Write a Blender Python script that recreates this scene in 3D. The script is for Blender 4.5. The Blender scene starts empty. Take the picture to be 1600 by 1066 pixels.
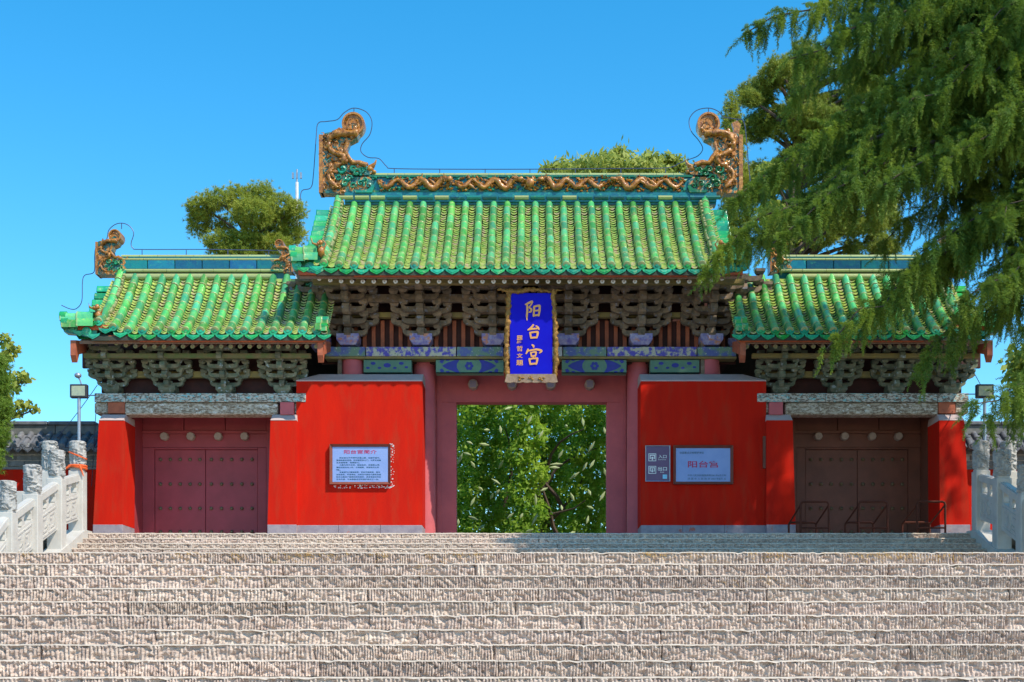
import bpy, math, random
import numpy as np
from mathutils import Vector, Matrix, noise as mn
random.seed(7); RNG = np.random.default_rng(7)
SC = bpy.context.scene; COL = SC.collection
# ------------------------------------------------------------------ camera, sky, sun
EYE = 1.6; F = 2100.0                     # eye height; focal length in photo pixels
cam = bpy.data.cameras.new('camera'); co = bpy.data.objects.new('camera', cam); COL.objects.link(co)
co.location = (0, 0, EYE); co.rotation_euler = (math.pi/2, 0, 0)
cam.sensor_width = 36; cam.lens = 36*F/1600; cam.shift_x = -27/1600; cam.shift_y = (1040-533)/1600
cam.clip_end = 3000; SC.camera = co
SUN_TO = Vector((0.64, -0.55, 1.0)).normalized()
el = math.asin(SUN_TO.z); az = math.atan2(SUN_TO.x, SUN_TO.y)
w = bpy.data.worlds.new('World'); SC.world = w; w.use_nodes = True
nt = w.node_tree; bg = nt.nodes['Background']
sky = nt.nodes.new('ShaderNodeTexSky'); sky.sky_type = 'NISHITA'; sky.sun_disc = False
sky.sun_elevation = el; sky.sun_rotation = az; sky.altitude = 300; sky.air_density = 1.0; sky.dust_density = 0.2; sky.ozone_density = 2.5
hs = nt.nodes.new('ShaderNodeHueSaturation'); hs.inputs['Saturation'].default_value = 1.40; hs.inputs['Hue'].default_value = 0.487; hs.inputs['Value'].default_value = 1.3
nt.links.new(sky.outputs[0], hs.inputs['Color']); nt.links.new(hs.outputs[0], bg.inputs[0]); bg.inputs[1].default_value = 0.15
sl = bpy.data.lights.new('sun', 'SUN'); sl.energy = 4.0; sl.angle = math.radians(0.5); sl.color = (1.0, 0.91, 0.76)
so = bpy.data.objects.new('sun', sl); COL.objects.link(so); so.location = (20, -20, 40)
so.rotation_euler = (-SUN_TO).to_track_quat('-Z', 'Y').to_euler()
SC.view_settings.view_transform = 'Standard'; SC.view_settings.look = 'None'
SC.view_settings.exposure = 0.42; SC.view_settings.gamma = 1; SC.view_settings.use_curve_mapping = False
SC.cycles.max_bounces = 6; SC.cycles.transparent_max_bounces = 4

def PX(px, Y): return (px-827)*Y/F
def PZ(y, Y): return EYE+(1040-y)*Y/F
# ------------------------------------------------------------------ materials
MATS = {}
def mat(name, c1, c2=None, scale=4.0, rough=.7, bump=0.0, bscale=30.0, rnd=0.0, hue=0.0, coat=0.0, metal=0.0,
        c3=None, s3=12.0, t3=.62, w3=.06, stretch=(1,1,1), detail=5, trans=0.0, contrast=.18, spec=.5, tip=None):
    m = bpy.data.materials.new(name); m.use_nodes = True; MATS[name] = m
    n = m.node_tree.nodes; l = m.node_tree.links; b = n['Principled BSDF']
    b.inputs['Roughness'].default_value = rough; b.inputs['Metallic'].default_value = metal
    b.inputs['Specular IOR Level'].default_value = spec
    b.inputs['Coat Weight'].default_value = coat; b.inputs['Coat Roughness'].default_value = .12
    g = n.new('ShaderNodeNewGeometry'); mp = n.new('ShaderNodeMapping'); mp.inputs['Scale'].default_value = stretch
    l.new(g.outputs['Position'], mp.inputs[0])
    def nz(s, d=detail):
        t = n.new('ShaderNodeTexNoise'); t.inputs['Scale'].default_value = s; t.inputs['Detail'].default_value = d
        t.inputs['Roughness'].default_value = .62; l.new(mp.outputs[0], t.inputs['Vector']); return t.outputs['Fac']
    def ramp(f, a, bb):
        r = n.new('ShaderNodeMapRange'); r.inputs[1].default_value = a; r.inputs[2].default_value = bb; l.new(f, r.inputs[0]); return r.outputs[0]
    def mix(f, a, bb):
        x = n.new('ShaderNodeMix'); x.data_type = 'RGBA'
        if f is not None: l.new(f, x.inputs[0])
        for s, v in ((6, a), (7, bb)):
            if isinstance(v, tuple): x.inputs[s].default_value = (*v, 1)
            else: l.new(v, x.inputs[s])
        return x.outputs[2]
    c2 = c2 or tuple(v*.75 for v in c1)
    col = mix(ramp(nz(scale), .5-contrast, .5+contrast), c1, c2)
    if c3: col = mix(ramp(nz(s3, 8), t3, t3+w3), col, c3)
    if rnd or hue:
        oi = n.new('ShaderNodeObjectInfo'); h = n.new('ShaderNodeHueSaturation')
        r = n.new('ShaderNodeMapRange'); r.inputs[3].default_value = 1-rnd; r.inputs[4].default_value = 1+rnd
        l.new(oi.outputs['Random'], r.inputs[0]); l.new(r.outputs[0], h.inputs['Value'])
        if hue:
            wn = n.new('ShaderNodeTexWhiteNoise'); wn.noise_dimensions = '1D'; l.new(oi.outputs['Random'], wn.inputs['W'])
            r2 = n.new('ShaderNodeMapRange'); r2.inputs[3].default_value = .5-hue; r2.inputs[4].default_value = .5+hue
            l.new(wn.outputs['Value'], r2.inputs[0]); l.new(r2.outputs[0], h.inputs['Hue'])
        l.new(col, h.inputs['Color']); col = h.outputs[0]
    if tip:      # glaze worn to pale clay at the lower lip of each tile (local y)
        tc = n.new('ShaderNodeTexCoord'); sx = n.new('ShaderNodeSeparateXYZ'); l.new(tc.outputs['Object'], sx.inputs[0])
        ad = n.new('ShaderNodeMath'); ad.operation = 'MULTIPLY_ADD'; l.new(nz(20, 2), ad.inputs[0]); ad.inputs[1].default_value = .09; l.new(sx.outputs[1], ad.inputs[2])
        r3 = n.new('ShaderNodeMapRange'); r3.inputs[1].default_value = .05; r3.inputs[2].default_value = .10; r3.inputs[3].default_value = .8; r3.inputs[4].default_value = 0; l.new(ad.outputs[0], r3.inputs[0])
        col = mix(r3.outputs[0], col, tip)
    l.new(col, b.inputs['Base Color'])
    if bump:
        bp = n.new('ShaderNodeBump'); bp.inputs['Strength'].default_value = 1; bp.inputs['Distance'].default_value = bump
        l.new(nz(bscale, 6), bp.inputs['Height']); l.new(bp.outputs[0], b.inputs['Normal'])
    if trans:
        tr = n.new('ShaderNodeBsdfTranslucent'); l.new(col, tr.inputs[0]); ms = n.new('ShaderNodeMixShader'); ms.inputs[0].default_value = trans
        l.new(b.outputs[0], ms.inputs[1]); l.new(tr.outputs[0], ms.inputs[2]); l.new(ms.outputs[0], n['Material Output'].inputs[0])
    return m
M_stone = mat('step_stone', (.68,.55,.455), (.40,.295,.245), 12, .92, .008, 70, rnd=.12, c3=(.50,.40,.28), s3=3.0, t3=.64, hue=.004)
M_worn_lit = mat('worn_lit_step_edge', (.62,.52,.42), (.46,.37,.29), 9, .85, .003, 60, rnd=.08)  # wear tone that also paints in the sunlit line along each nosing
M_pave = mat('paving', (.40,.36,.31), (.30,.27,.24), 3, .9, .004, 40, rnd=.1)
M_marble = mat('white_marble', (.58,.55,.50), (.48,.45,.41), 3, .55, .003, 40, c3=(.50,.47,.42), s3=5, t3=.62)
M_carved = mat('weathered_carved_stone', (.50,.48,.45), (.30,.29,.28), 9, .8, .02, 26)
M_red = mat('red_plaster', (.61,.015,.004), (.49,.012,.005), 1.6, .9, .003, 30, c3=(.46,.030,.012), s3=2.6, t3=.50, w3=.22, detail=10, spec=.12, stretch=(1.6,1,.35))
M_pink = mat('faded_red_paint', (.60,.125,.135), (.48,.10,.115), 1.8, .7, .002, 20, c3=(.52,.2,.18), s3=20, t3=.72)
M_doorL = mat('maroon_door_paint', (.37,.048,.062), (.29,.038,.048), 2.2, .55, .002, 20, c3=(.45,.3,.28), s3=26, t3=.77, w3=.02)
M_doorR = mat('brown_door_paint', (.20,.065,.038), (.14,.045,.026), 2.2, .55, .002, 20, c3=(.4,.3,.22), s3=26, t3=.77, w3=.02)
M_board = mat('dark_red_boards', (.075,.018,.014), (.04,.012,.01), 4, .8)
M_orange = mat('orange_red_fascia', (.55,.10,.02), (.36,.06,.02), 6, .7, c3=(.4,.25,.15), s3=12, t3=.68)
M_redwood = mat('red_brown_wood', (.50,.13,.055), (.30,.075,.035), 5, .7, .004, 14)
M_cap = mat('grey_cap_plaster', (.52,.40,.38), (.42,.33,.32), 3, .9, .003, 30)
M_plinth = mat('stone_plinth', (.36,.30,.32), (.24,.20,.24), 5, .9, .005, 30, c3=(.45,.12,.08), s3=4, t3=.62)
def glaze(name, a, b, c, rnd=.34, hue=.042, tip=None):
    return mat(name, a, b, 6, .30, .005, 25, rnd=rnd, hue=hue, coat=.2, c3=c, s3=8, t3=.56, w3=.16, tip=tip)
M_tube = glaze('green_glazed_tile', (.035,.33,.115), (.12,.45,.12), (.40,.48,.13), tip=(.42,.40,.16))
M_pan = mat('pan_tile_glaze', (.60,.58,.14), (.22,.44,.07), 9, .4, .004, 30, c3=(.55,.42,.24), s3=6, t3=.53, w3=.06, coat=.1)
M_deck = mat('dark_roof_bedding', (.05,.06,.04), (.03,.04,.03), 6, .9)
M_eave = glaze('deep_green_glaze', (.01,.26,.13), (.03,.38,.12), (.30,.50,.22), rnd=.3)
M_teal = glaze('teal_ridge_glaze', (.01,.17,.16), (.01,.10,.13), (.06,.30,.14))
M_tealblue = glaze('blue_teal_ridge_panel', (.008,.12,.20), (.01,.19,.22), (.03,.26,.2))
M_gold = mat('ochre_glaze', (.56,.235,.025), (.20,.06,.012), 11, .38, .014, 26, rnd=.1, coat=.3, c3=(.62,.36,.10), s3=10, t3=.62)
M_curl = glaze('mottled_green_ornament', (.02,.26,.10), (.01,.14,.10), (.40,.40,.15))
M_brk = mat('weathered_bracket_wood', (.28,.19,.12), (.10,.082,.058), 7, .85, .004, 25, rnd=.25, c3=(.20,.20,.24), s3=8, t3=.58)
M_brkg = mat('painted_bracket_wood', (.23,.205,.135), (.07,.11,.07), 8, .8, .004, 25, rnd=.3, c3=(.36,.42,.44), s3=9, t3=.60)
M_brkblue = mat('blue_white_bracket_paint', (.45,.42,.55), (.14,.12,.42), 9, .8, c3=(.55,.25,.16), s3=6, t3=.55)
M_purlin = mat('olive_beam_paint', (.30,.22,.06), (.18,.15,.07), 5, .8)
M_rafter = mat('pale_rafter_end', (.75,.58,.42), (.55,.40,.28), 20, .8)
M_rafterd = mat('rafter_wood', (.25,.14,.08), (.18,.09,.06), 8, .85)
M_greenb = mat('green_painted_board', (.10,.17,.05), (.22,.16,.08), 5, .8)
M_beamP = mat('painted_architrave', (.16,.26,.17), (.10,.13,.34), 4.2, .75, c3=(.60,.58,.50), s3=14, t3=.60, w3=.04, contrast=.06)
M_beamC = mat('blue_gold_cloud_paint', (.52,.49,.36), (.10,.08,.42), 8.5, .75, contrast=.05, c3=(.2,.25,.15), s3=14, t3=.58, w3=.04)
M_panelG = mat('green_painted_panel', (.14,.27,.16), (.10,.20,.16), 5, .75, c3=(.5,.5,.42), s3=22, t3=.72, w3=.03)
M_blueP = mat('blue_scroll_paint', (.045,.045,.36), (.03,.05,.25), 8, .75)
M_whiteP = mat('cream_edge_paint', (.62,.60,.55), (.45,.4,.4), 8, .8)
M_flake = mat('flaking_beam_paint', (.56,.52,.45), (.15,.11,.08), 20, .85, .006, 30, c3=(.24,.55,.58), s3=13, t3=.56, w3=.04, stretch=(.7,1,1.6), contrast=.06)
M_flakeb = mat('flaking_carved_beam', (.54,.46,.36), (.20,.14,.09), 16, .85, .012, 20, c3=(.66,.63,.58), s3=12, t3=.58, w3=.04, stretch=(.7,1,1.5), contrast=.09)
M_stud = mat('aged_brass', (.20,.15,.08), (.13,.10,.06), 12, .5, metal=.3)
M_boss = mat('grey_hexagonal_boss', (.46,.36,.30), (.34,.26,.22), 12, .8)
M_bossb = mat('blue_face_paint', (.22,.22,.42), (.35,.30,.30), 30, .8)
M_plblue = mat('ultramarine_board', (.005,.008,.56), (.006,.003,.5), 2, .6, spec=.15)
M_plgold = mat('gilt_frame', (.42,.22,.04), (.22,.10,.025), 14, .45, .02, 34, metal=.25)
M_letter = mat('gold_lettering', (.90,.44,.13), (.82,.36,.09), 10, .5)
M_plw = mat('carved_lower_frame', (.42,.30,.20), (.28,.16,.10), 12, .7, .008, 30)
M_sign = mat('pale_blue_board', (.25,.35,.66), (.21,.31,.62), 3, .4)
M_sred = mat('crimson_lettering', (.55,.01,.09), None, 5, .5)
M_steal = mat('dark_teal_lettering', (.02,.12,.20), None, 5, .5)
M_frame = mat('dark_red_wood_frame', (.24,.05,.025), (.15,.04,.025), 8, .7)
M_purple = mat('purple_sign_board', (.13,.05,.15), (.10,.04,.12), 4, .35)
M_white = mat('white_print', (.85,.85,.85), None, 5, .5)
M_cyan = mat('light_blue_print', (.25,.65,.90), None, 5, .5)
M_metal = mat('galvanised_steel', (.38,.42,.48), (.30,.33,.38), 10, .45, metal=.6)
M_black = mat('black_housing', (.03,.028,.035), None, 5, .5)
M_lamp = mat('floodlight_reflector', (.55,.50,.30), (.40,.38,.26), 20, .25, metal=.4)
M_wire = mat('lightning_wire', (.08,.10,.20), None, 5, .5, metal=.3)
M_rail = mat('brown_painted_steel', (.12,.035,.02), (.08,.025,.016), 8, .8, spec=.15)
M_gtile = mat('grey_clay_tile', (.17,.17,.19), (.09,.10,.12), 6, .8, .004, 30, rnd=.25, c3=(.24,.27,.24), s3=7, t3=.6)
M_gbrick = mat('grey_brick', (.20,.20,.20), (.12,.13,.13), 6, .9, rnd=.15)
M_mortar = mat('pale_mortar', (.45,.43,.40), None, 6, .9)
M_ribbon = mat('orange_ribbon', (.85,.13,.02), None, 6, .6)
M_bark = mat('brown_bark', (.13,.09,.065), (.07,.05,.04), 6, .95, .02, 20)
M_ground = mat('earth_and_paving', (.24,.22,.17), (.16,.16,.10), .8, .95, .01, 10)
def leafm(name, a, b, s=.9, tr=.35, c3=None): return mat(name, a, b, s, .6, trans=tr, c3=c3, s3=2.2, t3=.55, w3=.1)
M_cedar = leafm('cedar_needles', (.085,.19,.028), (.30,.39,.04), 1.3, .38)
M_pine = leafm('pine_needles', (.26,.33,.035), (.42,.44,.05), 1.2, .3)
M_dark = leafm('dark_foliage', (.18,.25,.03), (.34,.38,.045), .9, .3)
M_lime = leafm('yellow_green_leaves', (.30,.36,.05), (.42,.46,.08), 1.5, .4)
M_ever = leafm('thuja_foliage', (.13,.24,.02), (.24,.36,.04), 2, .3)
M_horse = leafm('broad_leaves', (.20,.40,.035), (.42,.58,.06), 1.4, .6)
M_bloom = mat('cream_blossom', (.55,.60,.32), (.45,.55,.25), 5, .7, trans=.3)
M_needle = mat('fallen_needles', (.50,.26,.05), (.62,.36,.08), 3, .8)
# ------------------------------------------------------------------ mesh helpers
WL = {}
def wloc(o): return WL.get(o.name, Vector((0,0,0)))
def root(name, label, cat, loc, group=None, kind=None):
    o = bpy.data.objects.new(name, None); COL.objects.link(o); o.location = loc; o.empty_display_size = .3
    WL[o.name] = Vector(loc)
    if label: o['label'] = label
    if cat: o['category'] = cat
    if group: o['group'] = group
    if kind: o['kind'] = kind
    return o
def put(name, me, loc=(0,0,0), parent=None, rot=None, scale=None, kind=None, label=None):
    o = bpy.data.objects.new(name, me); COL.objects.link(o)
    loc = Vector(loc); WL[o.name] = loc.copy()
    if parent: o.parent = parent; o.location = loc-wloc(parent)
    else: o.location = loc
    if rot is not None: o.rotation_euler = rot
    if scale is not None: o.scale = scale
    if kind: o['kind'] = kind
    if label: o['label'] = label
    return o
def tag(o, label, cat, group=None):
    o['label'] = label; o['category'] = cat
    if group: o['group'] = group
    return o
def np_mesh(name, V, Fc, m=None, smooth=False):
    V = np.asarray(V, np.float32); Fc = np.asarray(Fc, np.int32); k = Fc.shape[1]; nf = len(Fc)
    me = bpy.data.meshes.new(name); me.vertices.add(len(V)); me.vertices.foreach_set('co', V.ravel())
    me.loops.add(nf*k); me.loops.foreach_set('vertex_index', Fc.ravel()); me.polygons.add(nf)
    me.polygons.foreach_set('loop_start', np.arange(0, nf*k, k, dtype=np.int32)); me.polygons.foreach_set('loop_total', np.full(nf, k, np.int32))
    if smooth: me.polygons.foreach_set('use_smooth', np.ones(nf, bool))
    me.update(); me.validate()
    if m: me.materials.append(m)
    return me
class MB:
    def __init__(s): s.v = []; s.f = []
    def add(s, vs, fs):
        b = len(s.v); s.v += [tuple(x) for x in vs]; s.f += [tuple(b+i for i in f) for f in fs]; return s
    def box(s, x0, x1, y0, y1, z0, z1, c=0.0):
        if c <= 0:
            return s.add([(x0,y0,z0),(x1,y0,z0),(x1,y1,z0),(x0,y1,z0),(x0,y0,z1),(x1,y0,z1),(x1,y1,z1),(x0,y1,z1)],
                  [(0,3,2,1),(4,5,6,7),(0,1,5,4),(1,2,6,5),(2,3,7,6),(3,0,4,7)])
        import bmesh
        bm = bmesh.new(); vs = [bm.verts.new(p) for p in [(x0,y0,z0),(x1,y0,z0),(x1,y1,z0),(x0,y1,z0),(x0,y0,z1),(x1,y0,z1),(x1,y1,z1),(x0,y1,z1)]]
        for f in [(0,3,2,1),(4,5,6,7),(0,1,5,4),(1,2,6,5),(2,3,7,6),(3,0,4,7)]: bm.faces.new([vs[i] for i in f])
        bmesh.ops.bevel(bm, geom=bm.edges[:], offset=c, segments=1, affect='EDGES')
        bm.verts.index_update(); s.add([v.co[:] for v in bm.verts], [[v.index for v in f.verts] for f in bm.faces]); bm.free(); return s
    def prism(s, poly, y0, y1, axis='y'):           # poly: (x,z) points; extruded along y (or x / z)
        n = len(poly)
        if axis == 'y': A = [(p[0],y0,p[1]) for p in poly]; B = [(p[0],y1,p[1]) for p in poly]
        elif axis == 'x': A = [(y0,p[0],p[1]) for p in poly]; B = [(y1,p[0],p[1]) for p in poly]
        else: A = [(p[0],p[1],y0) for p in poly]; B = [(p[0],p[1],y1) for p in poly]
        return s.add(A+B, [tuple(range(n)), tuple(range(2*n-1, n-1, -1))]+[(i, n+i, n+(i+1)%n, (i+1)%n) for i in range(n)])
    def tube(s, pts, r, n=8, caps=True):
        pts = [Vector(p) for p in pts]; k = len(pts); rs = r if isinstance(r, (list, tuple)) else [r]*k
        vs = []; prev = None
        for i, p in enumerate(pts):
            t = (pts[min(i+1,k-1)]-pts[max(i-1,0)]); t = t.normalized() if t.length > 1e-9 else Vector((0,0,1))
            if prev is None:
                a = Vector((0,0,1)) if abs(t.z) < .9 else Vector((0,1,0)); u = t.cross(a).normalized()
            else:
                u = prev-t*prev.dot(t); u = u.normalized() if u.length > 1e-6 else t.orthogonal().normalized()
            prev = u; v = t.cross(u)
            for j in range(n):
                a = 2*math.pi*j/n; vs.append(p+(u*math.cos(a)+v*math.sin(a))*rs[i])
        fs = [(i*n+j, i*n+(j+1)%n, (i+1)*n+(j+1)%n, (i+1)*n+j) for i in range(k-1) for j in range(n)]
        if caps: fs += [tuple(range(n-1,-1,-1)), tuple((k-1)*n+j for j in range(n))]
        return s.add(vs, fs)
    def ball(s, c, r, n=8, m=5, sc=(1,1,1)):
        vs = []; c = Vector(c)
        for i in range(m+1):
            th = math.pi*i/m
            for j in range(n):
                ph = 2*math.pi*j/n; vs.append((c.x+r*sc[0]*math.sin(th)*math.cos(ph), c.y+r*sc[1]*math.sin(th)*math.sin(ph), c.z+r*sc[2]*math.cos(th)))
        return s.add(vs, [(i*n+j, (i+1)*n+j, (i+1)*n+(j+1)%n, i*n+(j+1)%n) for i in range(m) for j in range(n)])
    def lathe(s, prof, c=(0,0,0), n=16, axis='z'):
        vs = []
        for r, z in prof:
            for j in range(n):
                a = 2*math.pi*j/n
                if axis == 'z': vs.append((c[0]+r*math.cos(a), c[1]+r*math.sin(a), c[2]+z))
                else: vs.append((c[0]+r*math.cos(a), c[1]-z, c[2]+r*math.sin(a)))
        k = len(prof)
        fs = [(i*n+j, i*n+(j+1)%n, (i+1)*n+(j+1)%n, (i+1)*n+j) for i in range(k-1) for j in range(n)]
        fs += [tuple(range(n-1,-1,-1)), tuple((k-1)*n+j for j in range(n))]
        return s.add(vs, fs)
    def mesh(s, name, m, smooth=False, autosmooth=None):
        me = bpy.data.meshes.new(name); me.from_pydata(s.v, [], s.f); me.validate(); me.update()
        import bmesh
        bm = bmesh.new(); bm.from_mesh(me); bmesh.ops.recalc_face_normals(bm, faces=bm.faces[:]); bm.to_mesh(me); bm.free()
        if m: me.materials.append(m)
        if smooth:
            me.polygons.foreach_set('use_smooth', [True]*len(me.polygons))
            try: me.set_sharp_from_angle(angle=math.radians(autosmooth or 45))
            except Exception: pass
        me.update(); return me
    def build(s, name, m, parent=None, smooth=False, kind=None, label=None):
        a = np.array(s.v); lo = a.min(0); hi = a.max(0); o = Vector(((lo[0]+hi[0])/2, (lo[1]+hi[1])/2, lo[2]))
        s.v = [(x-o.x, y-o.y, z-o.z) for x, y, z in s.v]
        return put(name, s.mesh(name, m, smooth), o, parent, kind=kind, label=label)
def bx(name, m, parent, x0, x1, y0, y1, z0, z1, c=0.0, **k): return MB().box(min(x0,x1), max(x0,x1), y0, y1, z0, z1, c).build(name, m, parent, **k)
def carve(mb_or_mesh, amp, sc, seed=0):
    me = mb_or_mesh; me.calc_loop_triangles()
    nr = [v.normal.copy() for v in me.vertices]
    for v, nn in zip(me.vertices, nr):
        p = v.co*sc+Vector((seed*3.1, seed*1.7, seed))
        v.co += nn*amp*(mn.turbulence(p, 3, False)-.45)*2
    me.update(); return me
def text_mesh(body, m, w, h, extr=.004, bold=0.0, spacing=1.0):
    c = bpy.data.curves.new('lettering', 'FONT'); c.body = body; c.offset = bold; c.space_character = spacing; c.space_line = 1.2
    c.extrude = .01; o = bpy.data.objects.new('tmp', c); COL.objects.link(o); bpy.context.view_layer.update()
    me = bpy.data.meshes.new_from_object(o); bpy.data.objects.remove(o); bpy.data.curves.remove(c)
    n = len(me.vertices); a = np.empty(n*3, np.float32); me.vertices.foreach_get('co', a); a = a.reshape(-1,3)
    lo = a.min(0); hi = a.max(0); s = (hi-lo)
    a[:,0] = (a[:,0]-(lo[0]+hi[0])/2)*w/s[0]; a[:,1] = (a[:,1]-(lo[1]+hi[1])/2)*(h/s[1]); a[:,2] = a[:,2]*extr/.01
    me.vertices.foreach_set('co', a.ravel()); me.materials.clear(); me.materials.append(m); me.update(); me.name = 'lettering'
    return me
UP = (math.pi/2, 0, 0)
# ================================================================== SETTING
ZL = 2.893; ZP = 4.71                       # landing level, platform level
Y0 = 12.3; T1 = .335; H1 = .155             # lower flight
T2 = .38; H2 = (ZP-ZL)/12; YP = 31.5; YS = YP-11*T2
ground = put('ground', MB().box(-400,400,-60,600,-1.05,-.054).mesh('ground', M_ground)); ground['kind'] = 'structure'
terr = MB()
YT = Y0+9*T1
terr.box(-60,-9.5,10.5,YS+2,-.5,ZL-.03); terr.box(9.5,60,10.5,YS+2,-.5,ZL-.03)
terr.box(-9.5,9.5,YT+.6,YS+2,-.5,ZL-.03)
o = put('terrace_fill', terr.mesh('terrace_fill', M_ground)); o['kind'] = 'structure'
o = put('platform_fill', MB().box(-60,-10.9,YS+1.9,75,0,ZP-.03).box(10.9,60,YS+1.9,75,0,ZP-.03).box(-10.9,10.9,YP+.5,75,0,ZP-.03).mesh('platform_fill', M_ground)); o['kind'] = 'structure'
# chiselled step stones ------------------------------------------------
def stone_mesh(seed, L, h, dep, dx=.009, nz=16, bev=.013):
    nx = int(L/dx)+1; rng = np.random.default_rng(seed)
    xs = np.linspace(-L/2, L/2, nx); V = []; rows = []
    ph = np.cumsum(rng.normal(1, .22, nx))*dx/.034*2*math.pi
    top = np.array([mn.noise(Vector((x*3.1, seed*9.7, 0)))*.005+mn.noise(Vector((x*11, seed*5.7, 3)))*.006+mn.noise(Vector((x*31, seed*5.7, 3)))*.004 for x in xs])
    chip = np.array([max(0, mn.noise(Vector((x*5.3, seed*4.1, 8)))-.42)*.08 for x in xs])
    zs = list(np.linspace(0, h-bev-.007, nz))
    for k, z in enumerate(zs):
        u = z/h
        lean = rng.normal(0, .03)
        for i, x in enumerate(xs):
            a = mn.noise(Vector((x*2.2, z*5, seed*3.3)))
            br = mn.noise(Vector((x*17, z*23, seed*7.7)))
            f2 = mn.noise(Vector((x*50, z*60, seed*2.7)))
            amp = .025*(1+.55*a)*(1 if br > -.2 else .3)
            rib = (.5+.5*math.sin(ph[i]+2.4*mn.noise(Vector((x*4, z*6, seed)))+z*6*math.sin(seed)))**.8
            y = .018-amp*rib - .022*max(0, br-.05) + .045*max(0, -br-.10) + .012*f2 + .03*max(0, -a-.25)
            if k == nz-1: y += .002
            edge = min(i, nx-1-i)
            if edge < 2: y += .012*(2-edge)
            V.append((x, y+chip[i]*.25*u, z*(1+(top[i]-chip[i])/h)))
        rows.append(len(zs))
    for dz, yy in ((-bev, -.004), (-bev*.3, .003), (0, bev+.002), (0, dep)):
        for i, x in enumerate(xs):
            V.append((x, yy+.004*mn.noise(Vector((x*30, seed, yy*9)))*(yy < .05), h+dz+(top[i]-chip[i])*(1 if yy < .05 else .5)))
    R = nz+4; worn = (nz+0)*(nx-1)
    Fc = [(r*nx+i, r*nx+i+1, (r+1)*nx+i+1, (r+1)*nx+i) for r in range(R-1) for i in range(nx-1)]
    b = len(V)
    V += [(-L/2, dep, 0), (L/2, dep, 0)]
    me = bpy.data.meshes.new('step_stone')
    Fc += [tuple([b]+[r*nx for r in range(R)]), tuple([b+1]+[r*nx+nx-1 for r in range(R-1,-1,-1)])]
    me.from_pydata([tuple(v) for v in V], [], Fc); me.update(); me.materials.append(M_stone); me.materials.append(M_worn_lit)
    for k in range(worn, len(Fc)-2): me.polygons[k].material_index = 1  # nosing and tread take the worn tone with the painted sunlit line
    me.polygons.foreach_set('use_smooth', [False]*len(me.polygons))
    return me
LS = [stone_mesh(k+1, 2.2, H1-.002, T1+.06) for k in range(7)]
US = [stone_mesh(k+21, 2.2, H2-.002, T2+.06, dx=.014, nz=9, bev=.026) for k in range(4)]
def flight(name, y0, z0, n, t, h, xa, xb, meshes, rise0=0):
    st = root(name, None, None, (0, y0, z0), kind='structure')
    for i in range(n):
        x = xa-random.uniform(.0, 1.4); x = xa if abs(xa) > 9.6 else x
        while x < xb-.1:
            L = random.uniform(1.6, 2.7)
            if x+L > xb-.8: L = xb-x
            me = random.choice(meshes)
            flip = random.random() < .0
            put('step_stone', me, (x+L/2, y0+i*t+random.uniform(-.004,.004), z0+i*h+random.uniform(-.002,.001)), st, scale=((L-.006)/2.2, 1, 1))
            x += L
    return st
flight('lower_stairs', Y0-10*T1, ZL-H1*20+.0, 20, T1, H1, -9.2, 9.2, LS)
flight('upper_stairs', YS, ZL, 12, T2, H2, -10.36, 10.36, US)
def paving(name, x0, x1, y0, y1, z, sx, sy, m=M_pave):
    r = put(name, MB().box(x0, x1, y0, y1, z-.12, z-.012).mesh(name, m)); r['kind'] = 'structure'; k = 0
    slab = MB().box(-.5,.5,-.5,.5,-.011,0,.003).mesh('paving_slab', m); y = y0
    while y < y1-.01 and k < 290:
        x = x0+(sx*.5 if int((y-y0)/sy+.5) % 2 else 0)
        while x < x1-.01 and k < 290:
            a = min(sx, x1-x); put('paving_slab', slab, (x+a/2, y+sy/2, z), r, scale=(a-.012, sy-.012, 1)); x += a; k += 1
        y += sy
paving('landing_pavement', -10.3, 10.3, YT+.42, YS-.001, ZL-.004, 1.6, 1.2)
paving('platform_pavement', -10.8, 10.8, YP+.45, 40.0, ZP-.004, 1.6, 1.2)
# ================================================================== GATE BUILDINGS
XC = PX(830.5, 35)
def roofprof(Ye, Ze, Yt, Zt, a=.70):
    def f(u): return Ye+(Yt-Ye)*u, Ze+(Zt-Ze)*(a*u+(1-a)*u*u)
    def tan(u):
        dy = (Yt-Ye); dz = (Zt-Ze)*(a+2*(1-a)*u); return math.atan2(dz, dy)
    return f, tan
def barrel_mesh(L, r):
    vs = []; n = 7
    for (y, rr) in ((0, r*.96), (.006, r*1.05), (.03, r*1.05), (.042, r), (L, r*.93)):
        vs.append((rr, y, -.10))
        for j in range(n+1):
            a = math.pi*j/n; vs.append((rr*math.cos(a), y, rr*math.sin(a)*1.05))
        vs.append((-rr, y, -.10))
    n += 2; k = n+1; fs = [(i*k+j, i*k+j+1, (i+1)*k+j+1, (i+1)*k+j) for i in range(4) for j in range(n)]
    fs.append(tuple(range(n, -1, -1)))
    return MB().add(vs, fs).mesh('barrel_tile', M_tube, True, 60)
def disc_mesh(r):
    m = MB(); m.lathe([(r*1.0,-.16),(r*1.0,0),(r*.82,.004),(r*.78,-.012),(r*.45,-.012),(r*.4,.006),(r*.1,.012)], n=14, axis='y')
    return m.mesh('eave_disc', M_eave, True, 35)
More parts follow.
